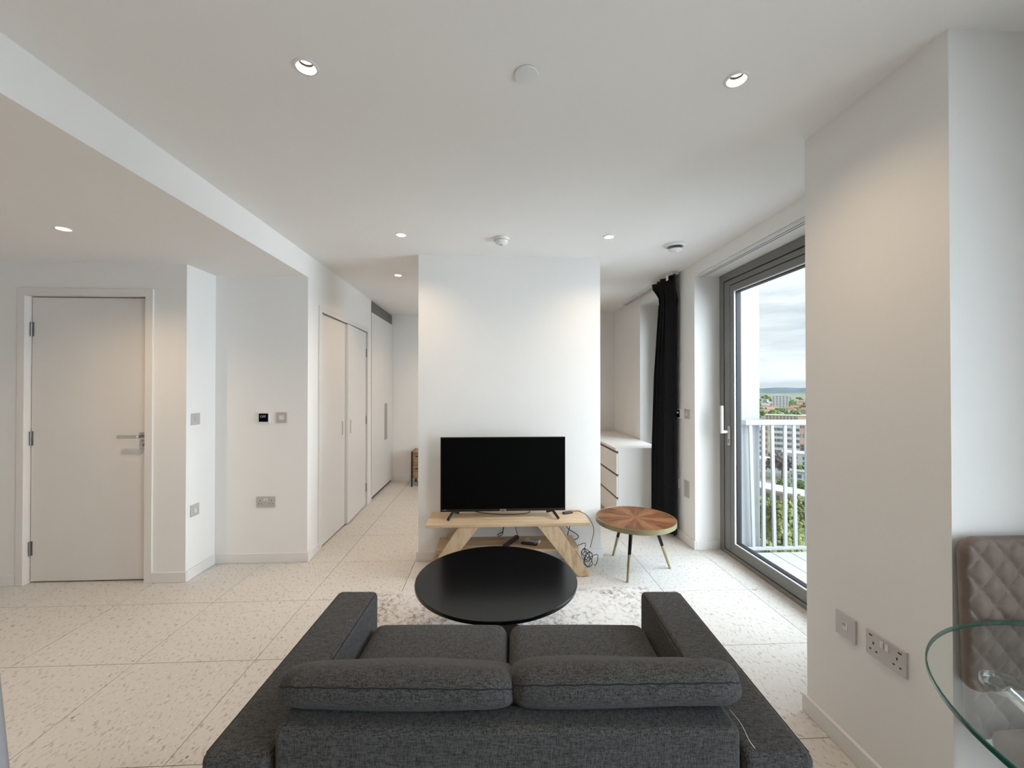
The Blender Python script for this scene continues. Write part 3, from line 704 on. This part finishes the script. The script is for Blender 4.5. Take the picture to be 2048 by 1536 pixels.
for i in range(5): B(TX0 + 0.024 + i * 0.0045, TX0 + 0.0272 + i * 0.0045, TY - 0.0009, TY - 0.0004, TZ0 + 0.013, TZ0 + 0.0165).build('print_mark', 'plate_grey', tv)
for s, xc in ((-1, -0.292), (1, 0.470)):
    f = MB().tube([(xc, TY + 0.008, TZ0 + 0.001), (xc + s * 0.032, TY - 0.075, ZS + 0.0125)], 0.0105, 8, 1)
    f.tube([(xc, TY + 0.010, TZ0 + 0.001), (xc - s * 0.03, TY + 0.10, ZS + 0.0125)], 0.0105, 8, 1)
    f.build('foot', 'black_plastic', tv, smooth=True)

# ================================================================== THINGS ON THE STAND
def rotbox(name, c, L, W, Hh, rz, mat, bev=0.003, parent=None, dz=0, ox=0, oy=0, rx=0):
    m_ = B(-L / 2 + ox, L / 2 + ox, -W / 2 + oy, W / 2 + oy, dz, dz + Hh, bev=bev)
    bmesh.ops.transform(m_.bm, matrix=Matrix.Translation(c) @ Matrix.Rotation(rz, 4, 'Z') @ Matrix.Rotation(rx, 4, 'Y'), verts=list(m_.bm.verts))
    return m_.build(name, mat, parent, smooth=True)
ds = thing('streaming_stick', (0.60, 3.262, ZS), 'small black streaming box behind the right edge of the television', 'media stick')
rotbox('casing', (0.600, 3.262, ZS + 0.0005), 0.085, 0.030, 0.016, R(24), 'black_plastic', 0.004, ds)
ps = thing('power_strip', (0.150, 3.20, 0.196), 'slim black power bar lying slantwise on the lower shelf', 'power strip')
rotbox('body', (0.150, 3.205, 0.1965), 0.23, 0.034, 0.026, R(62), 'black_plastic', 0.006, ps)
rb = thing('remote_control', (0.285, 3.165, 0.196), 'black remote control lying in front of the white one', 'remote')
rotbox('body', (0.285, 3.168, 0.1965), 0.125, 0.034, 0.016, R(-20), 'black_plastic', 0.006, rb)
k = MB().lathe([(0.010, 0.0), (0.010, 0.0012), (0.0001, 0.0014)], (0.330, 3.152, 0.2126), 20); k.build('select_button', 'handle_taupe', rb)
rw = thing('remote_control', (0.318, 3.215, 0.196), 'white remote control with rows of grey keys on the shelf', 'remote')
rotbox('body', (0.318, 3.222, 0.1965), 0.118, 0.046, 0.018, R(-28), 'remote_white', 0.004, rw)
for i in range(5):
    for j in range(3): rotbox('key', (0.318, 3.222, 0.1965), 0.009, 0.008, 0.0012, R(-28), 'remote_button', 0.0003, rw, dz=0.0183, ox=-0.02 + i * 0.0145, oy=(j - 1) * 0.012)

# ================================================================== CABLES
def cable(pts, r, label, name='cable', sm=6):
    o = MB().tube(pts, r, 6, sm).build(name, 'cable_black', smooth=False)
    for p in o.data.polygons: p.use_smooth = True
    return tag(o, label, 'cable', 'black cables around the television stand')
za = ZS + 0.0035
cable([(-0.14, 3.345, za), (-0.06, 3.30, za), (0.02, 3.268, za), (0.10, 3.255, za), (0.20, 3.256, za), (0.275, 3.275, za), (0.305, 3.31, za), (0.300, 3.35, za)], 0.0028, 'thin black cable curving over the stand top under the television')
cable([(0.648, 3.285, za + 0.004), (0.69, 3.265, za + 0.012), (0.745, 3.225, za - 0.01), (0.785, 3.215, 0.33), (0.795, 3.21, 0.27), (0.775, 3.21, 0.18), (0.762, 3.19, 0.155)], 0.0026, 'thin black cable arching from the streaming box over the stand end')
cable([(0.655, 3.362, 0.36), (0.633, 3.362, 0.257), (0.617, 3.362, 0.19), (0.627, 3.362, 0.163), (0.682, 3.362, 0.159), (0.707, 3.362, 0.179), (0.682, 3.362, 0.208), (0.617, 3.365, 0.253), (0.58, 3.368, 0.35)], 0.0034, 'black cable loop hanging under the right half of the stand top')
cable([(0.108, 3.374, 0.36), (0.096, 3.372, 0.249), (0.084, 3.372, 0.22), (0.051, 3.372, 0.205), (0.058, 3.372, 0.192), (0.088, 3.372, 0.205), (0.094, 3.374, 0.25), (0.112, 3.374, 0.362)], 0.003, 'small black cable loop hanging below the middle of the stand top')
cable([(0.175, 3.372, 0.37), (0.195, 3.36, 0.249), (0.205, 3.335, 0.226), (0.206, 3.312, 0.216)], 0.0026, 'short black lead dropping onto the power bar')
rnd = random.Random(3); pts = []
for i in range(34):
    a = i * 0.9; rr = 0.012 + 0.046 * abs(math.sin(i * 0.77)); 
    pts.append((0.748 + rr * 0.75 * math.cos(a) + rnd.uniform(-.008, .008), 3.232 + 0.045 * math.sin(i * 0.21) + rnd.uniform(-.01, .01), 0.062 + rr * 1.15 * math.sin(a) + rnd.uniform(-.006, .006)))
pts = [(x, y, max(z, 0.0045)) for x, y, z in pts]
pts = [(0.655, 3.23, 0.150), (0.69, 3.23, 0.165), (0.735, 3.235, 0.172), (0.728, 3.235, 0.115)] + pts + [(0.80, 3.21, 0.09), (0.825, 3.20, 0.088), (0.815, 3.20, 0.03), (0.80, 3.205, 0.008)]
cable(pts, 0.0026, 'tangled bundle of black cable on the floor at the stand end', 'cable_bundle', 5)

# ================================================================== SIDE TABLE
SX, SY, SZ, SR = 1.095, 3.125, 0.405, 0.297
st = thing('side_table', (SX, SY, 0), 'round walnut starburst side table with gold rim and three splayed legs', 'side table')
n = 12; w0 = {}
pts = [(0, 0)] + [((SR - 0.006) * math.cos(a), (SR - 0.006) * math.sin(a)) for a in [math.pi / n * (-1 + 2 * i / 6) for i in range(7)]]
for i in range(n):
    mt = ('walnut_dark', 'walnut_light')[i % 2]
    if mt not in w0:
        o = MB().prism([(SX + p[0] * 1.0, SY + p[1]) for p in pts], 'z', SZ - 0.010, SZ - 0.001).build('veneer_wedge', mt, st)
        for v in o.data.vertices: v.co += ORG[o] - Vector((SX, SY, SZ - 0.010))
        o.location = (0, 0, SZ - 0.010); w0[mt] = o
    else: o = copy_obj(w0[mt], st)
    o.rotation_euler = (0, 0, 2 * math.pi * i / n + R(9))
MB().lathe([(SR - 0.0055, -0.002), (SR - 0.005, 0.001), (SR, 0.0005), (SR, -0.033), (SR - 0.004, -0.036), (SR - 0.006, -0.030), (SR - 0.0055, -0.002)], (SX, SY, SZ), 72).build('rim', 'gold_metal', st, smooth=True)
MB().lathe([(0.0001, -0.0105), (SR - 0.0065, -0.0105), (SR - 0.0065, -0.028), (0.0001, -0.028)], (SX, SY, SZ), 48).build('underside', 'black_satin', st)
for fx, fy in ((0.972, 2.938), (1.006, 3.41), (1.374, 3.147)):
    dx, dy = fx - SX, fy - SY
    top = Vector((SX + dx * 0.52, SY + dy * 0.52, SZ - 0.0285)); bot = Vector((fx, fy, 0.001)); mid = top.lerp(bot, 0.52)
    lg = MB().tube([top, mid], 0.0150, 14, 1, 0.0120).build('leg', 'black_satin', st, smooth=True)
    MB().tube([mid, bot], 0.0123, 14, 1, 0.0085).build('leg_sleeve', 'gold_metal', lg, smooth=True)

# ================================================================== COFFEE TABLE
KX, KY, KZ, KR = 0.026, 2.232, 0.385, 0.428
kt = thing('coffee_table', (KX, KY, 0), 'round matt black coffee table in front of the sofa', 'coffee table')
MB().lathe([(0.0001, 0), (KR - 0.004, 0), (KR - 0.001, -0.0012), (KR, -0.004), (KR, -0.017), (KR - 0.003, -0.020), (0.0001, -0.020)], (KX, KY, KZ), 96).build('table_top', 'black_satin', kt, smooth=True)
MB().lathe([(0.14, -0.0205), (0.14, -0.030), (0.035, -0.034), (0.035, -0.34), (0.06, -0.352), (0.21, -0.358), (0.22, -0.362), (0.22, -0.3765)], (KX, KY, KZ), 48, True, True).build('pedestal', 'black_satin', kt, smooth=True)

# ================================================================== SOFA (turned about three degrees)
sf = thing('sofa', (0.0659, 1.348, 0.0085), 'dark grey two-seat fabric sofa seen from behind', 'sofa', rz=-R(2.8))
def L(mb, name, mat, parent=None, smooth=True): 
    return mb.build(name, mat, parent or sf, smooth=smooth, local=(parent is None))
ZZ = -0.0085
def soft(x0, x1, y0, y1, z0, z1, r, puff=0.0, nx=14, ny=14):
    """rounded cushion block with a slightly crowned top"""
    b = bmesh.new(); bmesh.ops.create_cube(b, size=1.0)
    for v in b.verts: v.co = Vector(((x0 + x1) / 2 + v.co.x * (x1 - x0), (y0 + y1) / 2 + v.co.y * (y1 - y0), (z0 + z1) / 2 + v.co.z * (z1 - z0)))
    bmesh.ops.bevel(b, geom=list(b.edges), offset=r, segments=5, profile=0.5, affect='EDGES', clamp_overlap=True)
    if puff:
        bmesh.ops.subdivide_edges(b, edges=[e for e in b.edges if e.calc_length() > 0.08], cuts=8, use_grid_fill=True)
        for v in b.verts:
            u = (v.co.x - (x0 + x1) / 2) / ((x1 - x0) / 2); w_ = (v.co.y - (y0 + y1) / 2) / ((y1 - y0) / 2)
            if v.co.z > (z0 + z1) / 2: v.co.z += puff * max(0, 1 - u ** 2) * max(0, 1 - w_ ** 2) - puff * 0.3
    m_ = MB(); m_._add(b); return m_
for a, b in ((-0.722, -0.558), (0.536, 0.702)):
    am = L(soft(a, b, -0.390, 0.396, 0.075 + ZZ, 0.550 + ZZ, 0.022), 'arm', 'sofa_fabric')
    MB().tube([(a + 0.012, -0.3895, 0.10 + ZZ), (a + 0.012, -0.3905, 0.50 + ZZ)], 0.0014, 5, 1).tube([(a + 0.02, -0.3895, 0.530 + ZZ), (b - 0.02, -0.3895, 0.530 + ZZ)], 0.0016, 5, 1).build('seam', 'piping_fabric', am, local=False) if False else None
    s_ = MB().tube([(a + 0.016, -0.3850, 0.5355 + ZZ), (b - 0.016, -0.3850, 0.5355 + ZZ)], 0.0020, 6, 1)
    for e in (a + 0.0065, b - 0.0065): s_.tube([(e, -0.37, 0.5435 + ZZ), (e, 0.375, 0.5435 + ZZ)], 0.0018, 6, 1)
    s_.build('seam', 'piping_fabric', am)
L(soft(-0.551, 0.530, -0.392, -0.300, 0.075 + ZZ, 0.612 + ZZ, 0.020), 'back_panel', 'sofa_fabric')
L(soft(-0.557, 0.535, -0.299, 0.345, 0.075 + ZZ, 0.285 + ZZ, 0.012), 'base', 'sofa_fabric')
for a, b in ((-0.553, -0.018), (-0.010, 0.530)):
    L(soft(a, b, -0.285, 0.343, 0.286 + ZZ, 0.457 + ZZ, 0.045, 0.018), 'seat_cushion', 'sofa_fabric')
for x in (-0.66, 0.64):
    for y in (-0.33, 0.33): L(MB().lathe([(0.022, 0.0), (0.028, 0.0745)], (x, y, 0.0), 16, True, True), 'foot', 'black_plastic')
def back_cushion(xc, a, b_, c_, tilt, yc, zc, roll, seed):
    rn = random.Random(seed); n_, m2 = 40, 26
    mb_ = MB(); ax = Matrix.Translation((xc, yc, zc)) @ Matrix.Rotation(roll, 4, 'Y') @ Matrix.Rotation(tilt, 4, 'X')
    ph = [rn.uniform(0, 6) for _ in range(6)]
    def pt(u, v, side):
        k = 1 - 0.10 * (abs(u) ** 6) * (abs(v) ** 6)
        x, z = a * u * k, b_ * v * k
        th = c_ * max(0.0, (1 - abs(u) ** 12)) ** 0.36 * max(0.0, (1 - abs(v) ** 5)) ** 0.5
        th *= 1 + 0.07 * math.sin(3.1 * u + ph[0]) + 0.05 * math.sin(5 * v + ph[1] + 2 * u)
        wr = 0.0010 * math.sin(26 * u + ph[2] + 3 * v) * (abs(v) ** 3)
        z += 0.003 * math.sin(2.2 * u + ph[3]) * abs(v)
        return ax @ Vector((x, side * th + wr, z))
    rows = {}
    for sd in (1, -1):
        G = []
        for j in range(m2 + 1):
            row = []
            for i in range(n_ + 1):
                u, v = math.sin(math.pi / 2 * (2 * i / n_ - 1)), math.sin(math.pi / 2 * (2 * j / m2 - 1))
                e = i in (0, n_) or j in (0, m2)
                if e and (i, j) in rows: row.append(rows[(i, j)])
                else:
                    vv = mb_.bm.verts.new(pt(u, v, sd)); row.append(vv)
                    if e: rows[(i, j)] = vv
            G.append(row)
        for j in range(m2):
            for i in range(n_):
                try: mb_.bm.faces.new((G[j][i], G[j][i + 1], G[j + 1][i + 1], G[j + 1][i]))
                except ValueError: pass
    edge = [pt(math.sin(math.pi / 2 * (2 * i / n_ - 1)), -1, 1) for i in range(n_)] + [pt(1, math.sin(math.pi / 2 * (2 * j / m2 - 1)), 1) for j in range(m2)] + \
           [pt(math.sin(math.pi / 2 * (1 - 2 * i / n_)), 1, 1) for i in range(n_)] + [pt(-1, math.sin(math.pi / 2 * (1 - 2 * j / m2)), 1) for j in range(m2 + 1)]
    o = mb_.build('back_cushion', 'sofa_fabric', sf, smooth=True, local=True); o.modifiers.clear()
    MB().tube(edge, 0.0015, 6, 1).build('piping', 'piping_fabric', o)
back_cushion(-0.284, 0.297, 0.205, 0.052, R(58), -0.192, 0.580 + ZZ, R(0.6), 4)
back_cushion(0.280, 0.288, 0.205, 0.054, R(57), -0.190, 0.584 + ZZ, R(-0.8), 9)
MB().tube([(0.524, -0.345, 0.615), (0.535, -0.375, 0.605), (0.545, -0.39, 0.58), (0.556, -0.394, 0.565)], 0.0006, 5, 4).build('loose_thread', 'rocker_white', sf, local=True)

# ================================================================== DINING TABLE
GX, GY, GZ, GR = 1.391, 0.590, 0.75, 0.504
gt = thing('glass_table', (GX, GY, 0), 'round clear glass dining table with green edge and chrome legs', 'table')
tp = MB().lathe([(0.0001, 0.0), (GR - 0.003, 0.0)], (GX, GY, GZ), 96).build('glass_top', 'table_glass', gt)
MB().lathe([(GR - 0.003, 0.0), (GR - 0.0005, -0.001), (GR, -0.002), (GR, -0.0095), (GR - 0.0005, -0.0112), (GR - 0.003, -0.0122)], (GX, GY, GZ), 96).build('edge', 'glass_edge', tp, smooth=True)
for i in range(3):
    a = R(129 + 120 * i); px, py = GX + 0.375 * math.cos(a), GY + 0.375 * math.sin(a)
    pd = MB().lathe([(0.0001, -0.0125), (0.040, -0.0125), (0.042, -0.015), (0.042, -0.026), (0.040, -0.028), (0.0001, -0.028)], (px, py, GZ), 28).build('crystal_pad', 'crystal', gt, smooth=True)
    MB().tube([(px, py, GZ - 0.0285), (GX + 0.03 * math.cos(a + 1.5), GY + 0.03 * math.sin(a + 1.5), 0.40), (GX - 0.30 * math.cos(a), GY - 0.30 * math.sin(a), 0.012)], 0.012, 14, 1).build('leg', 'chrome', gt, smooth=True)
    MB().lathe([(0.022, 0.0), (0.022, 0.012)], (GX - 0.30 * math.cos(a), GY - 0.30 * math.sin(a), 0), 20, True, True).build('foot', 'chrome', gt, smooth=True)

# ================================================================== CHAIRS
def quilted_panel(w_, h_, t_, name, mat, parent, M, taper=0.03, du=0.076, dv=0.094, rc=0.05, quilt=True):
    mb_ = MB(); nx, nz_ = (130, 160) if quilt else (40, 50)
    def out(u, v, side):
        x, z = w_ / 2 * u, h_ * (v + 1) / 2
        x *= 1 - taper * (1 - (v + 1) / 2)
        # rounded corners
        ex, ez = abs(x) - (w_ / 2 - rc), abs(z - h_ / 2) - (h_ / 2 - rc)
        if ex > 0 and ez > 0:
            d = math.hypot(ex, ez)
            if d > 0:
                k = min(1.0, rc / d * max(ex, ez) / rc) if d > 0 else 1
                x = math.copysign(w_ / 2 - rc + ex * k, x); z = h_ / 2 + math.copysign(h_ / 2 - rc + ez * k, z - h_ / 2)
        m_ = max(abs(u), abs(v)); th = t_ / 2 * max(0, 1 - m_ ** 14) ** 0.45
        if side < 0 and quilt:
            a, b = x / du + z / dv, x / du - z / dv
            q = (abs(math.sin(math.pi * a)) * abs(math.sin(math.pi * b))) ** 0.45
            th -= 0.016 * (1 - q) * max(0, 1 - m_ ** 26)
        return M @ Vector((x, side * th, z))
    rim = {}
    for sd in (-1, 1):
        n1, n2 = (nx, nz_) if sd < 0 else (16, 16)
        if sd > 0: n1, n2 = nx, nz_
        G = []
        for j in range(n2 + 1):
            row = []
            for i in range(n1 + 1):
                u, v = 2 * i / n1 - 1, 2 * j / n2 - 1
                e = i in (0, n1) or j in (0, n2)
                if e and (i, j) in rim: row.append(rim[(i, j)])
                else:
                    vv = mb_.bm.verts.new(out(u, v, sd)); row.append(vv)
                    if e: rim[(i, j)] = vv
            G.append(row)
        for j in range(n2):
            for i in range(n1):
                try: mb_.bm.faces.new((G[j][i], G[j][i + 1], G[j + 1][i + 1], G[j + 1][i]))
                except ValueError: pass
    o = mb_.build(name, mat, parent, smooth=True); o.modifiers.clear(); o.data.set_sharp_from_angle(angle=R(75))
    return o
c1 = thing('dining_chair', (1.572, 0.93, 0), 'taupe diamond-quilted dining chair pushed up to the glass table by the pier', 'chair')
quilted_panel(0.456, 0.565, 0.060, 'backrest', 'taupe_suede', c1, Matrix.Translation((1.572, 1.120, 0.405)) @ Matrix.Rotation(R(-1.0), 4, 'X'), taper=0.05)
sm_ = soft(1.355, 1.79, 0.66, 1.082, 0.40, 0.475, 0.030, 0.012); sm_.build('seat', 'taupe_suede', c1, smooth=True)
for sx in (-1, 1):
    for sy, yy in ((-1, 0.72), (1, 1.04)):
        MB().tube([(1.572 + sx * 0.165, yy, 0.399), (1.572 + sx * 0.200, yy + sy * 0.035, 0.001)], 0.018, 10, 1, 0.011).build('leg', 'chair_wood', c1, smooth=True)
c2 = thing('dining_chair', (-1.20, 0.86, 0), 'pale grey chair whose back edge shows at the lower left corner', 'chair')
Mx = Matrix.Translation((-1.258, 0.90, 0.42)) 
quilted_panel(0.462, 0.55, 0.05, 'backrest', 'panel_grey', c2, Mx, taper=-0.264, rc=0.10, quilt=False)
soft(-1.47, -1.04, 0.42, 0.86, 0.38, 0.45, 0.03, 0.01).build('seat', 'panel_grey', c2, smooth=True)
for sx in (-1, 1):
    for yy in (0.47, 0.83): MB().tube([(-1.255 + sx * 0.17, yy, 0.379), (-1.255 + sx * 0.19, yy, 0.001)], 0.016, 10, 1, 0.011).build('leg', 'chair_wood', c2, smooth=True)

# ================================================================== THE CITY BELOW
GZ0 = -45.0
fwd = Vector((math.sin(YAW) * math.cos(PITCH), math.cos(YAW) * math.cos(PITCH), math.sin(PITCH)))
rgt = Vector((math.cos(YAW), -math.sin(YAW), 0)); upv = rgt.cross(fwd)
def ground_at(u, v, z=GZ0):
    d = fwd + rgt * ((u - 1024) / FPX) - upv * ((v - 768) / FPX); t = (z - CAMH) / d.z
    return Vector((0, 0, CAMH)) + d * t
struct('ground', MB().poly([(-400, 20, GZ0), (7000, 20, GZ0), (7000, 7000, GZ0), (-400, 7000, GZ0)], [(0, 1, 2, 3)]), 'city_ground', 'green and grey city ground far below the balcony', 'ground')
hl = MB(); NH = 60; vs = []
for i in range(NH + 1):
    a = R(8 + 74 * i / NH); hgt = 28 + 14 * math.sin(i * 0.5) + 8 * math.sin(i * 1.7 + 1)
    for rr, zz in ((3600, GZ0 - 1), (4300, GZ0 + hgt * 0.55), (5200, GZ0 + hgt + 12), (6600, GZ0 + hgt + 18)):
        vs.append(hl.bm.verts.new((rr * math.sin(a), rr * math.cos(a), zz)))
for i in range(NH):
    for k in range(3): hl.bm.faces.new((vs[4 * i + k], vs[4 * i + k + 1], vs[4 * i + 5 + k], vs[4 * i + 4 + k]))
o = hl.build('hills', 'hill_haze'); tag(o, 'low wooded hills along the horizon with blue haze in their colour', 'hills', kind='structure')

WIN = {}
def facade_building(name, u, v, wid, dep, hgt, mat, rows, cols, label, cat='building', rz=None, roof='roof_white', win=(1.9, 1.5), group=None, roofh=0, lit=None, z_first=1.6, stack=True):
    p = ground_at(u, v); rz = (-math.atan2(p.x, p.y)) if rz is None else rz
    t = thing(name, p, label, cat, group, rz)
    B(-wid / 2, wid / 2, 0, dep, 0, hgt).build('wall', mat, t, local=True)
    if roofh:
        MB().prism([(-0.4, hgt + 0.01), (dep + 0.4, hgt + 0.01), (dep / 2, hgt + roofh)], 'x', -wid / 2 - 0.4, wid / 2 + 0.4).build('roof', roof, t, local=True)
        if stack: B(wid * 0.25, wid * 0.25 + 0.9, dep / 2 - 0.5, dep / 2 + 0.5, hgt + roofh * 0.5, hgt + roofh + 1.2).build('chimney', mat, t, local=True)
    else:
        B(-wid / 2 - 0.3, wid / 2 + 0.3, -0.3, dep + 0.3, hgt + 0.01, hgt + 0.7).build('roof', roof, t, local=True)
    key = win; fh = (hgt - z_first) / rows
    for r in range(rows):
        for c_ in range(cols):
            x = -wid / 2 + wid * (c_ + 0.5) / cols; z = z_first + fh * r
            if key not in WIN:
                o_ = B(x - win[0] / 2, x + win[0] / 2, -0.10, 0.06, z, z + win[1]).build('window', 'far_window', t, local=True); WIN[key] = o_
            else: copy_obj(WIN[key], t, Vector((x, -0.02, z)))
            if key in WIN and WIN[key].parent == t: WIN[key].location.y = -0.02
    return t
facade_building('tower_block', 1560.5, 822, 27, 18, 30, 'block_white', 9, 5, 'pale tower block standing highest on the skyline', 'tower', win=(2.6, 1.5))
pt_ = facade_building('apartment_block', 1571.5, 914, 15.5, 14, 21, 'block_white', 5, 6, 'white apartment block with gridded windows behind the railing', 'apartment block', win=(2.3, 1.9), z_first=2.4)
facade_building('brick_wing', 1531, 914, 3.0, 10, 21.8, 'brick_orange', 5, 1, 'orange brick stair wing of the white apartment block', 'building', win=(2.0, 2.2), z_first=2.4)
facade_building('apartment_block', 1500, 916, 14, 14, 20, 'block_white', 5, 4, 'white apartment block partly behind the balcony fin wall', 'apartment block', win=(2.3, 1.9), z_first=2.4)
facade_building('long_block', 1572, 845, 46, 14, 9, 'block_cream', 3, 12, 'long cream block in front of the tower block', 'building', win=(2.2, 1.5))
facade_building('terrace_house', 1604, 882, 14, 10, 6.0, 'block_cream', 2, 4, 'cream house with red tiled roof right of the white apartment block', 'house', roof='roof_red', roofh=4.5, win=(1.5, 1.5))
facade_building('terrace_house', 1612, 905, 16, 10, 5.5, 'brick_pink', 2, 4, 'pink brick house with red roof below the cream one', 'house', roof='roof_red', roofh=4.2, win=(1.5, 1.5))
facade_building('white_hall', 1600, 935, 17, 10, 7.5, 'block_white', 2, 4, 'white two-storey block with dark ground floor right of the dusky tree', 'building', win=(1.5, 1.8))
facade_building('white_terrace', 1538, 945, 13, 9, 6.5, 'block_white', 2, 4, 'white terrace left of the dusky tree', 'building', win=(1.5, 1.8))
facade_building('white_terrace', 1606, 975, 10, 6, 6.5, 'block_white', 2, 4, 'white flats with tan timber balconies above the green bushes', 'building', win=(1.5, 1.8), roof='roof_grey')
facade_building('yellow_flats', 1556, 1040, 30, 9, 9.5, 'block_cream', 3, 9, 'long yellow brick flats with white flat roof behind the near trees', 'building', rz=R(-62), roof='roof_white', win=(1.1, 1.7))
facade_building('low_shed', 1612, 1018, 12, 9, 4.0, 'block_white', 1, 4, 'low white shed with grey roof behind the near trees', 'building', rz=R(-50), roof='roof_grey', win=(1.2, 1.5))
rn = random.Random(11)
TAKEN = []
def free(p, r):
    if any((p.x - q[0]) ** 2 + (p.y - q[1]) ** 2 < (r + q[2]) ** 2 for q in TAKEN): return False
    TAKEN.append((p.x, p.y, r)); return True
for o_ in list(COL.objects):
    if o_.type == 'EMPTY' and o_.location.z < -40: TAKEN.append((o_.location.x + 5 * math.sin(-o_.rotation_euler.z), o_.location.y + 5, 16 if 'tower' not in o_.name and 'long' not in o_.name else 28))
HL = ['brick_pink', 'block_cream', 'block_white', 'brick_orange']
for i in range(190):   # the nearer rows
    v = rn.uniform(800, 900); az = rn.uniform(32, 40) if i % 2 else rn.uniform(20, 62)
    u = 1024 + FPX * math.tan(R(az) - YAW)
    if 1490 < u < 1600 and v > 838: continue
    m = rn.choice(HL)
    if not free(ground_at(u, v), 11): continue
    facade_building('town_house', u, v, rn.uniform(9, 16), 9, rn.uniform(5.5, 8.5), m, 2, 4, 'small far town house among the trees beyond the railing', 'house', roof=rn.choice(['roof_red', 'roof_red', 'roof_grey']), roofh=rn.uniform(3, 4.5), group='far town houses', win=(1.3, 1.5), rz=-R(az) + rn.uniform(-.5, .5), stack=False)
for i in range(40):
    v = rn.uniform(796, 822); az = rn.uniform(20, 62); u = 1024 + FPX * math.tan(R(az) - YAW)
    if not free(ground_at(u, v), 29): continue
    facade_building('distant_block', u, v, rn.uniform(20, 45), 14, rn.uniform(9, 24), rn.choice(['block_white', 'block_white', 'block_cream', 'brick_pink']), 3, 5, 'pale distant block on the hazy skyline', 'building', group='distant skyline blocks', win=(3.0, 2.2))

def blob_crown(r, h, nb, br, seed, name='crown'):
    rn_ = random.Random(seed); mb_ = MB()
    ico = bmesh.new(); bmesh.ops.create_icosphere(ico, subdivisions=1, radius=1.0); me = bpy.data.meshes.new('i'); ico.to_mesh(me); ico.free()
    for i in range(nb):
        a = rn_.uniform(0, 6.283); ct = rn_.uniform(-0.55, 1); k = rn_.uniform(0.72, 1.0)
        lob = 1 + 0.16 * math.sin(3 * a + seed) + 0.10 * math.sin(7 * a + 4 * ct)
        s_ = math.sqrt(1 - ct * ct)
        c_ = Vector((r * lob * k * s_ * math.cos(a), r * lob * k * s_ * math.sin(a), h * 0.62 + h * 0.42 * k * ct * lob))
        b = bmesh.new(); b.from_mesh(me); q = br * rn_.uniform(0.6, 1.25)
        for vv in b.verts: vv.co = c_ + vv.co * q * rn_.uniform(0.6, 1.3)
        mm = bpy.data.meshes.new('j'); b.to_mesh(mm); b.free(); mb_.bm.from_mesh(mm); bpy.data.meshes.remove(mm)
    bpy.data.meshes.remove(me); return mb_
PROTO = {}
def tree(name, p, r, h, mat, label, group=None, kind='far', seed=0):
    t = thing(name, p, label, 'tree', group, rz=seed * 1.3)
    key = (kind, mat)
    if key not in PROTO:
        nb, br, ht = {'near': (1500, 0.125, 4.4), 'mid': (260, 0.15, 2.4), 'far': (46, 0.30, 1.6)}[kind]
        o_ = blob_crown(1.0, ht, nb, br, 5).build('crown', mat, t, local=True)
        k_ = MB().tube([(0, 0, 0.0), (0.03, 0.02, 0.3 * ht), (0, 0, 0.6 * ht)], 0.07, 7, 3, 0.04).build('trunk', 'bark', t, local=True)
        PROTO[key] = (o_, k_)
    else:
        for q in PROTO[key]: copy_obj(q, t)
    t.scale = (r, r, h / {'near': 4.4, 'mid': 2.4, 'far': 1.6}[kind] / 1.02)
    return t
for i, (u, v, hh, r, lb) in enumerate([(1526, 1130, 15.0, 4.0, 'bright green leafy tree crown at the left behind the railing bars'), (1562, 1185, 19.6, 4.2, 'large bright green tree crown in the middle behind the railing bars'),
                                       (1603, 1112, 15.0, 4.2, 'bright green tree crown at the right behind the railing bars'), (1530, 1255, 16.0, 3.4, 'lowest bright green tree close under the balcony rail'),
                                       (1668, 1170, 17.5, 4.0, 'bright green tree hidden mostly behind the pier')]):
    tree('plane_tree', ground_at(u, v), r, hh, 'leaf_bright', lb, 'near trees below the balcony', 'near', i)
tree('green_tree', ground_at(1528, 1062), 4.2, 10.5, 'leaf_green', 'mid green tree left of the yellow flats', None, 'mid', 2)
tree('dusky_tree', ground_at(1564, 958), 6.0, 13.0, 'leaf_dusky', 'dark dusky crown tree in front of the white apartment block', None, 'mid', 3)
tree('green_tree', ground_at(1566, 988), 2.4, 6.0, 'leaf_green', 'green bushy tree right below the dusky tree', None, 'mid', 4)
tree('green_tree', ground_at(1603, 992), 2.6, 6.2, 'leaf_green', 'green bushy tree in front of the white flats with balconies', None, 'mid', 6)
tree('green_tree', ground_at(1600, 950), 3.2, 5.0, 'leaf_green', 'small green tree at the foot of the white two-storey block', None, 'mid', 8)
tree('green_tree', ground_at(1611, 893), 3.2, 7.0, 'leaf_green', 'green tree beside the cream red-roofed house', None, 'mid', 8)
for i in range(470):
    v = 774 + 20 * (1 + rn.random() * 4.2) if i < 400 else rn.uniform(860, 1000)
    az = rn.uniform(32, 40) if i % 2 else rn.uniform(20, 62); u = 1024 + FPX * math.tan(R(az) - YAW)
    if 1500 < u < 1620 and v > 842: continue
    if not free(ground_at(u, v), 9.5): continue
    tree('far_tree', ground_at(u, v), rn.uniform(5, 8), rn.uniform(8, 13), 'leaf_green', 'round green tree far away among the houses', 'far trees', 'far', i)
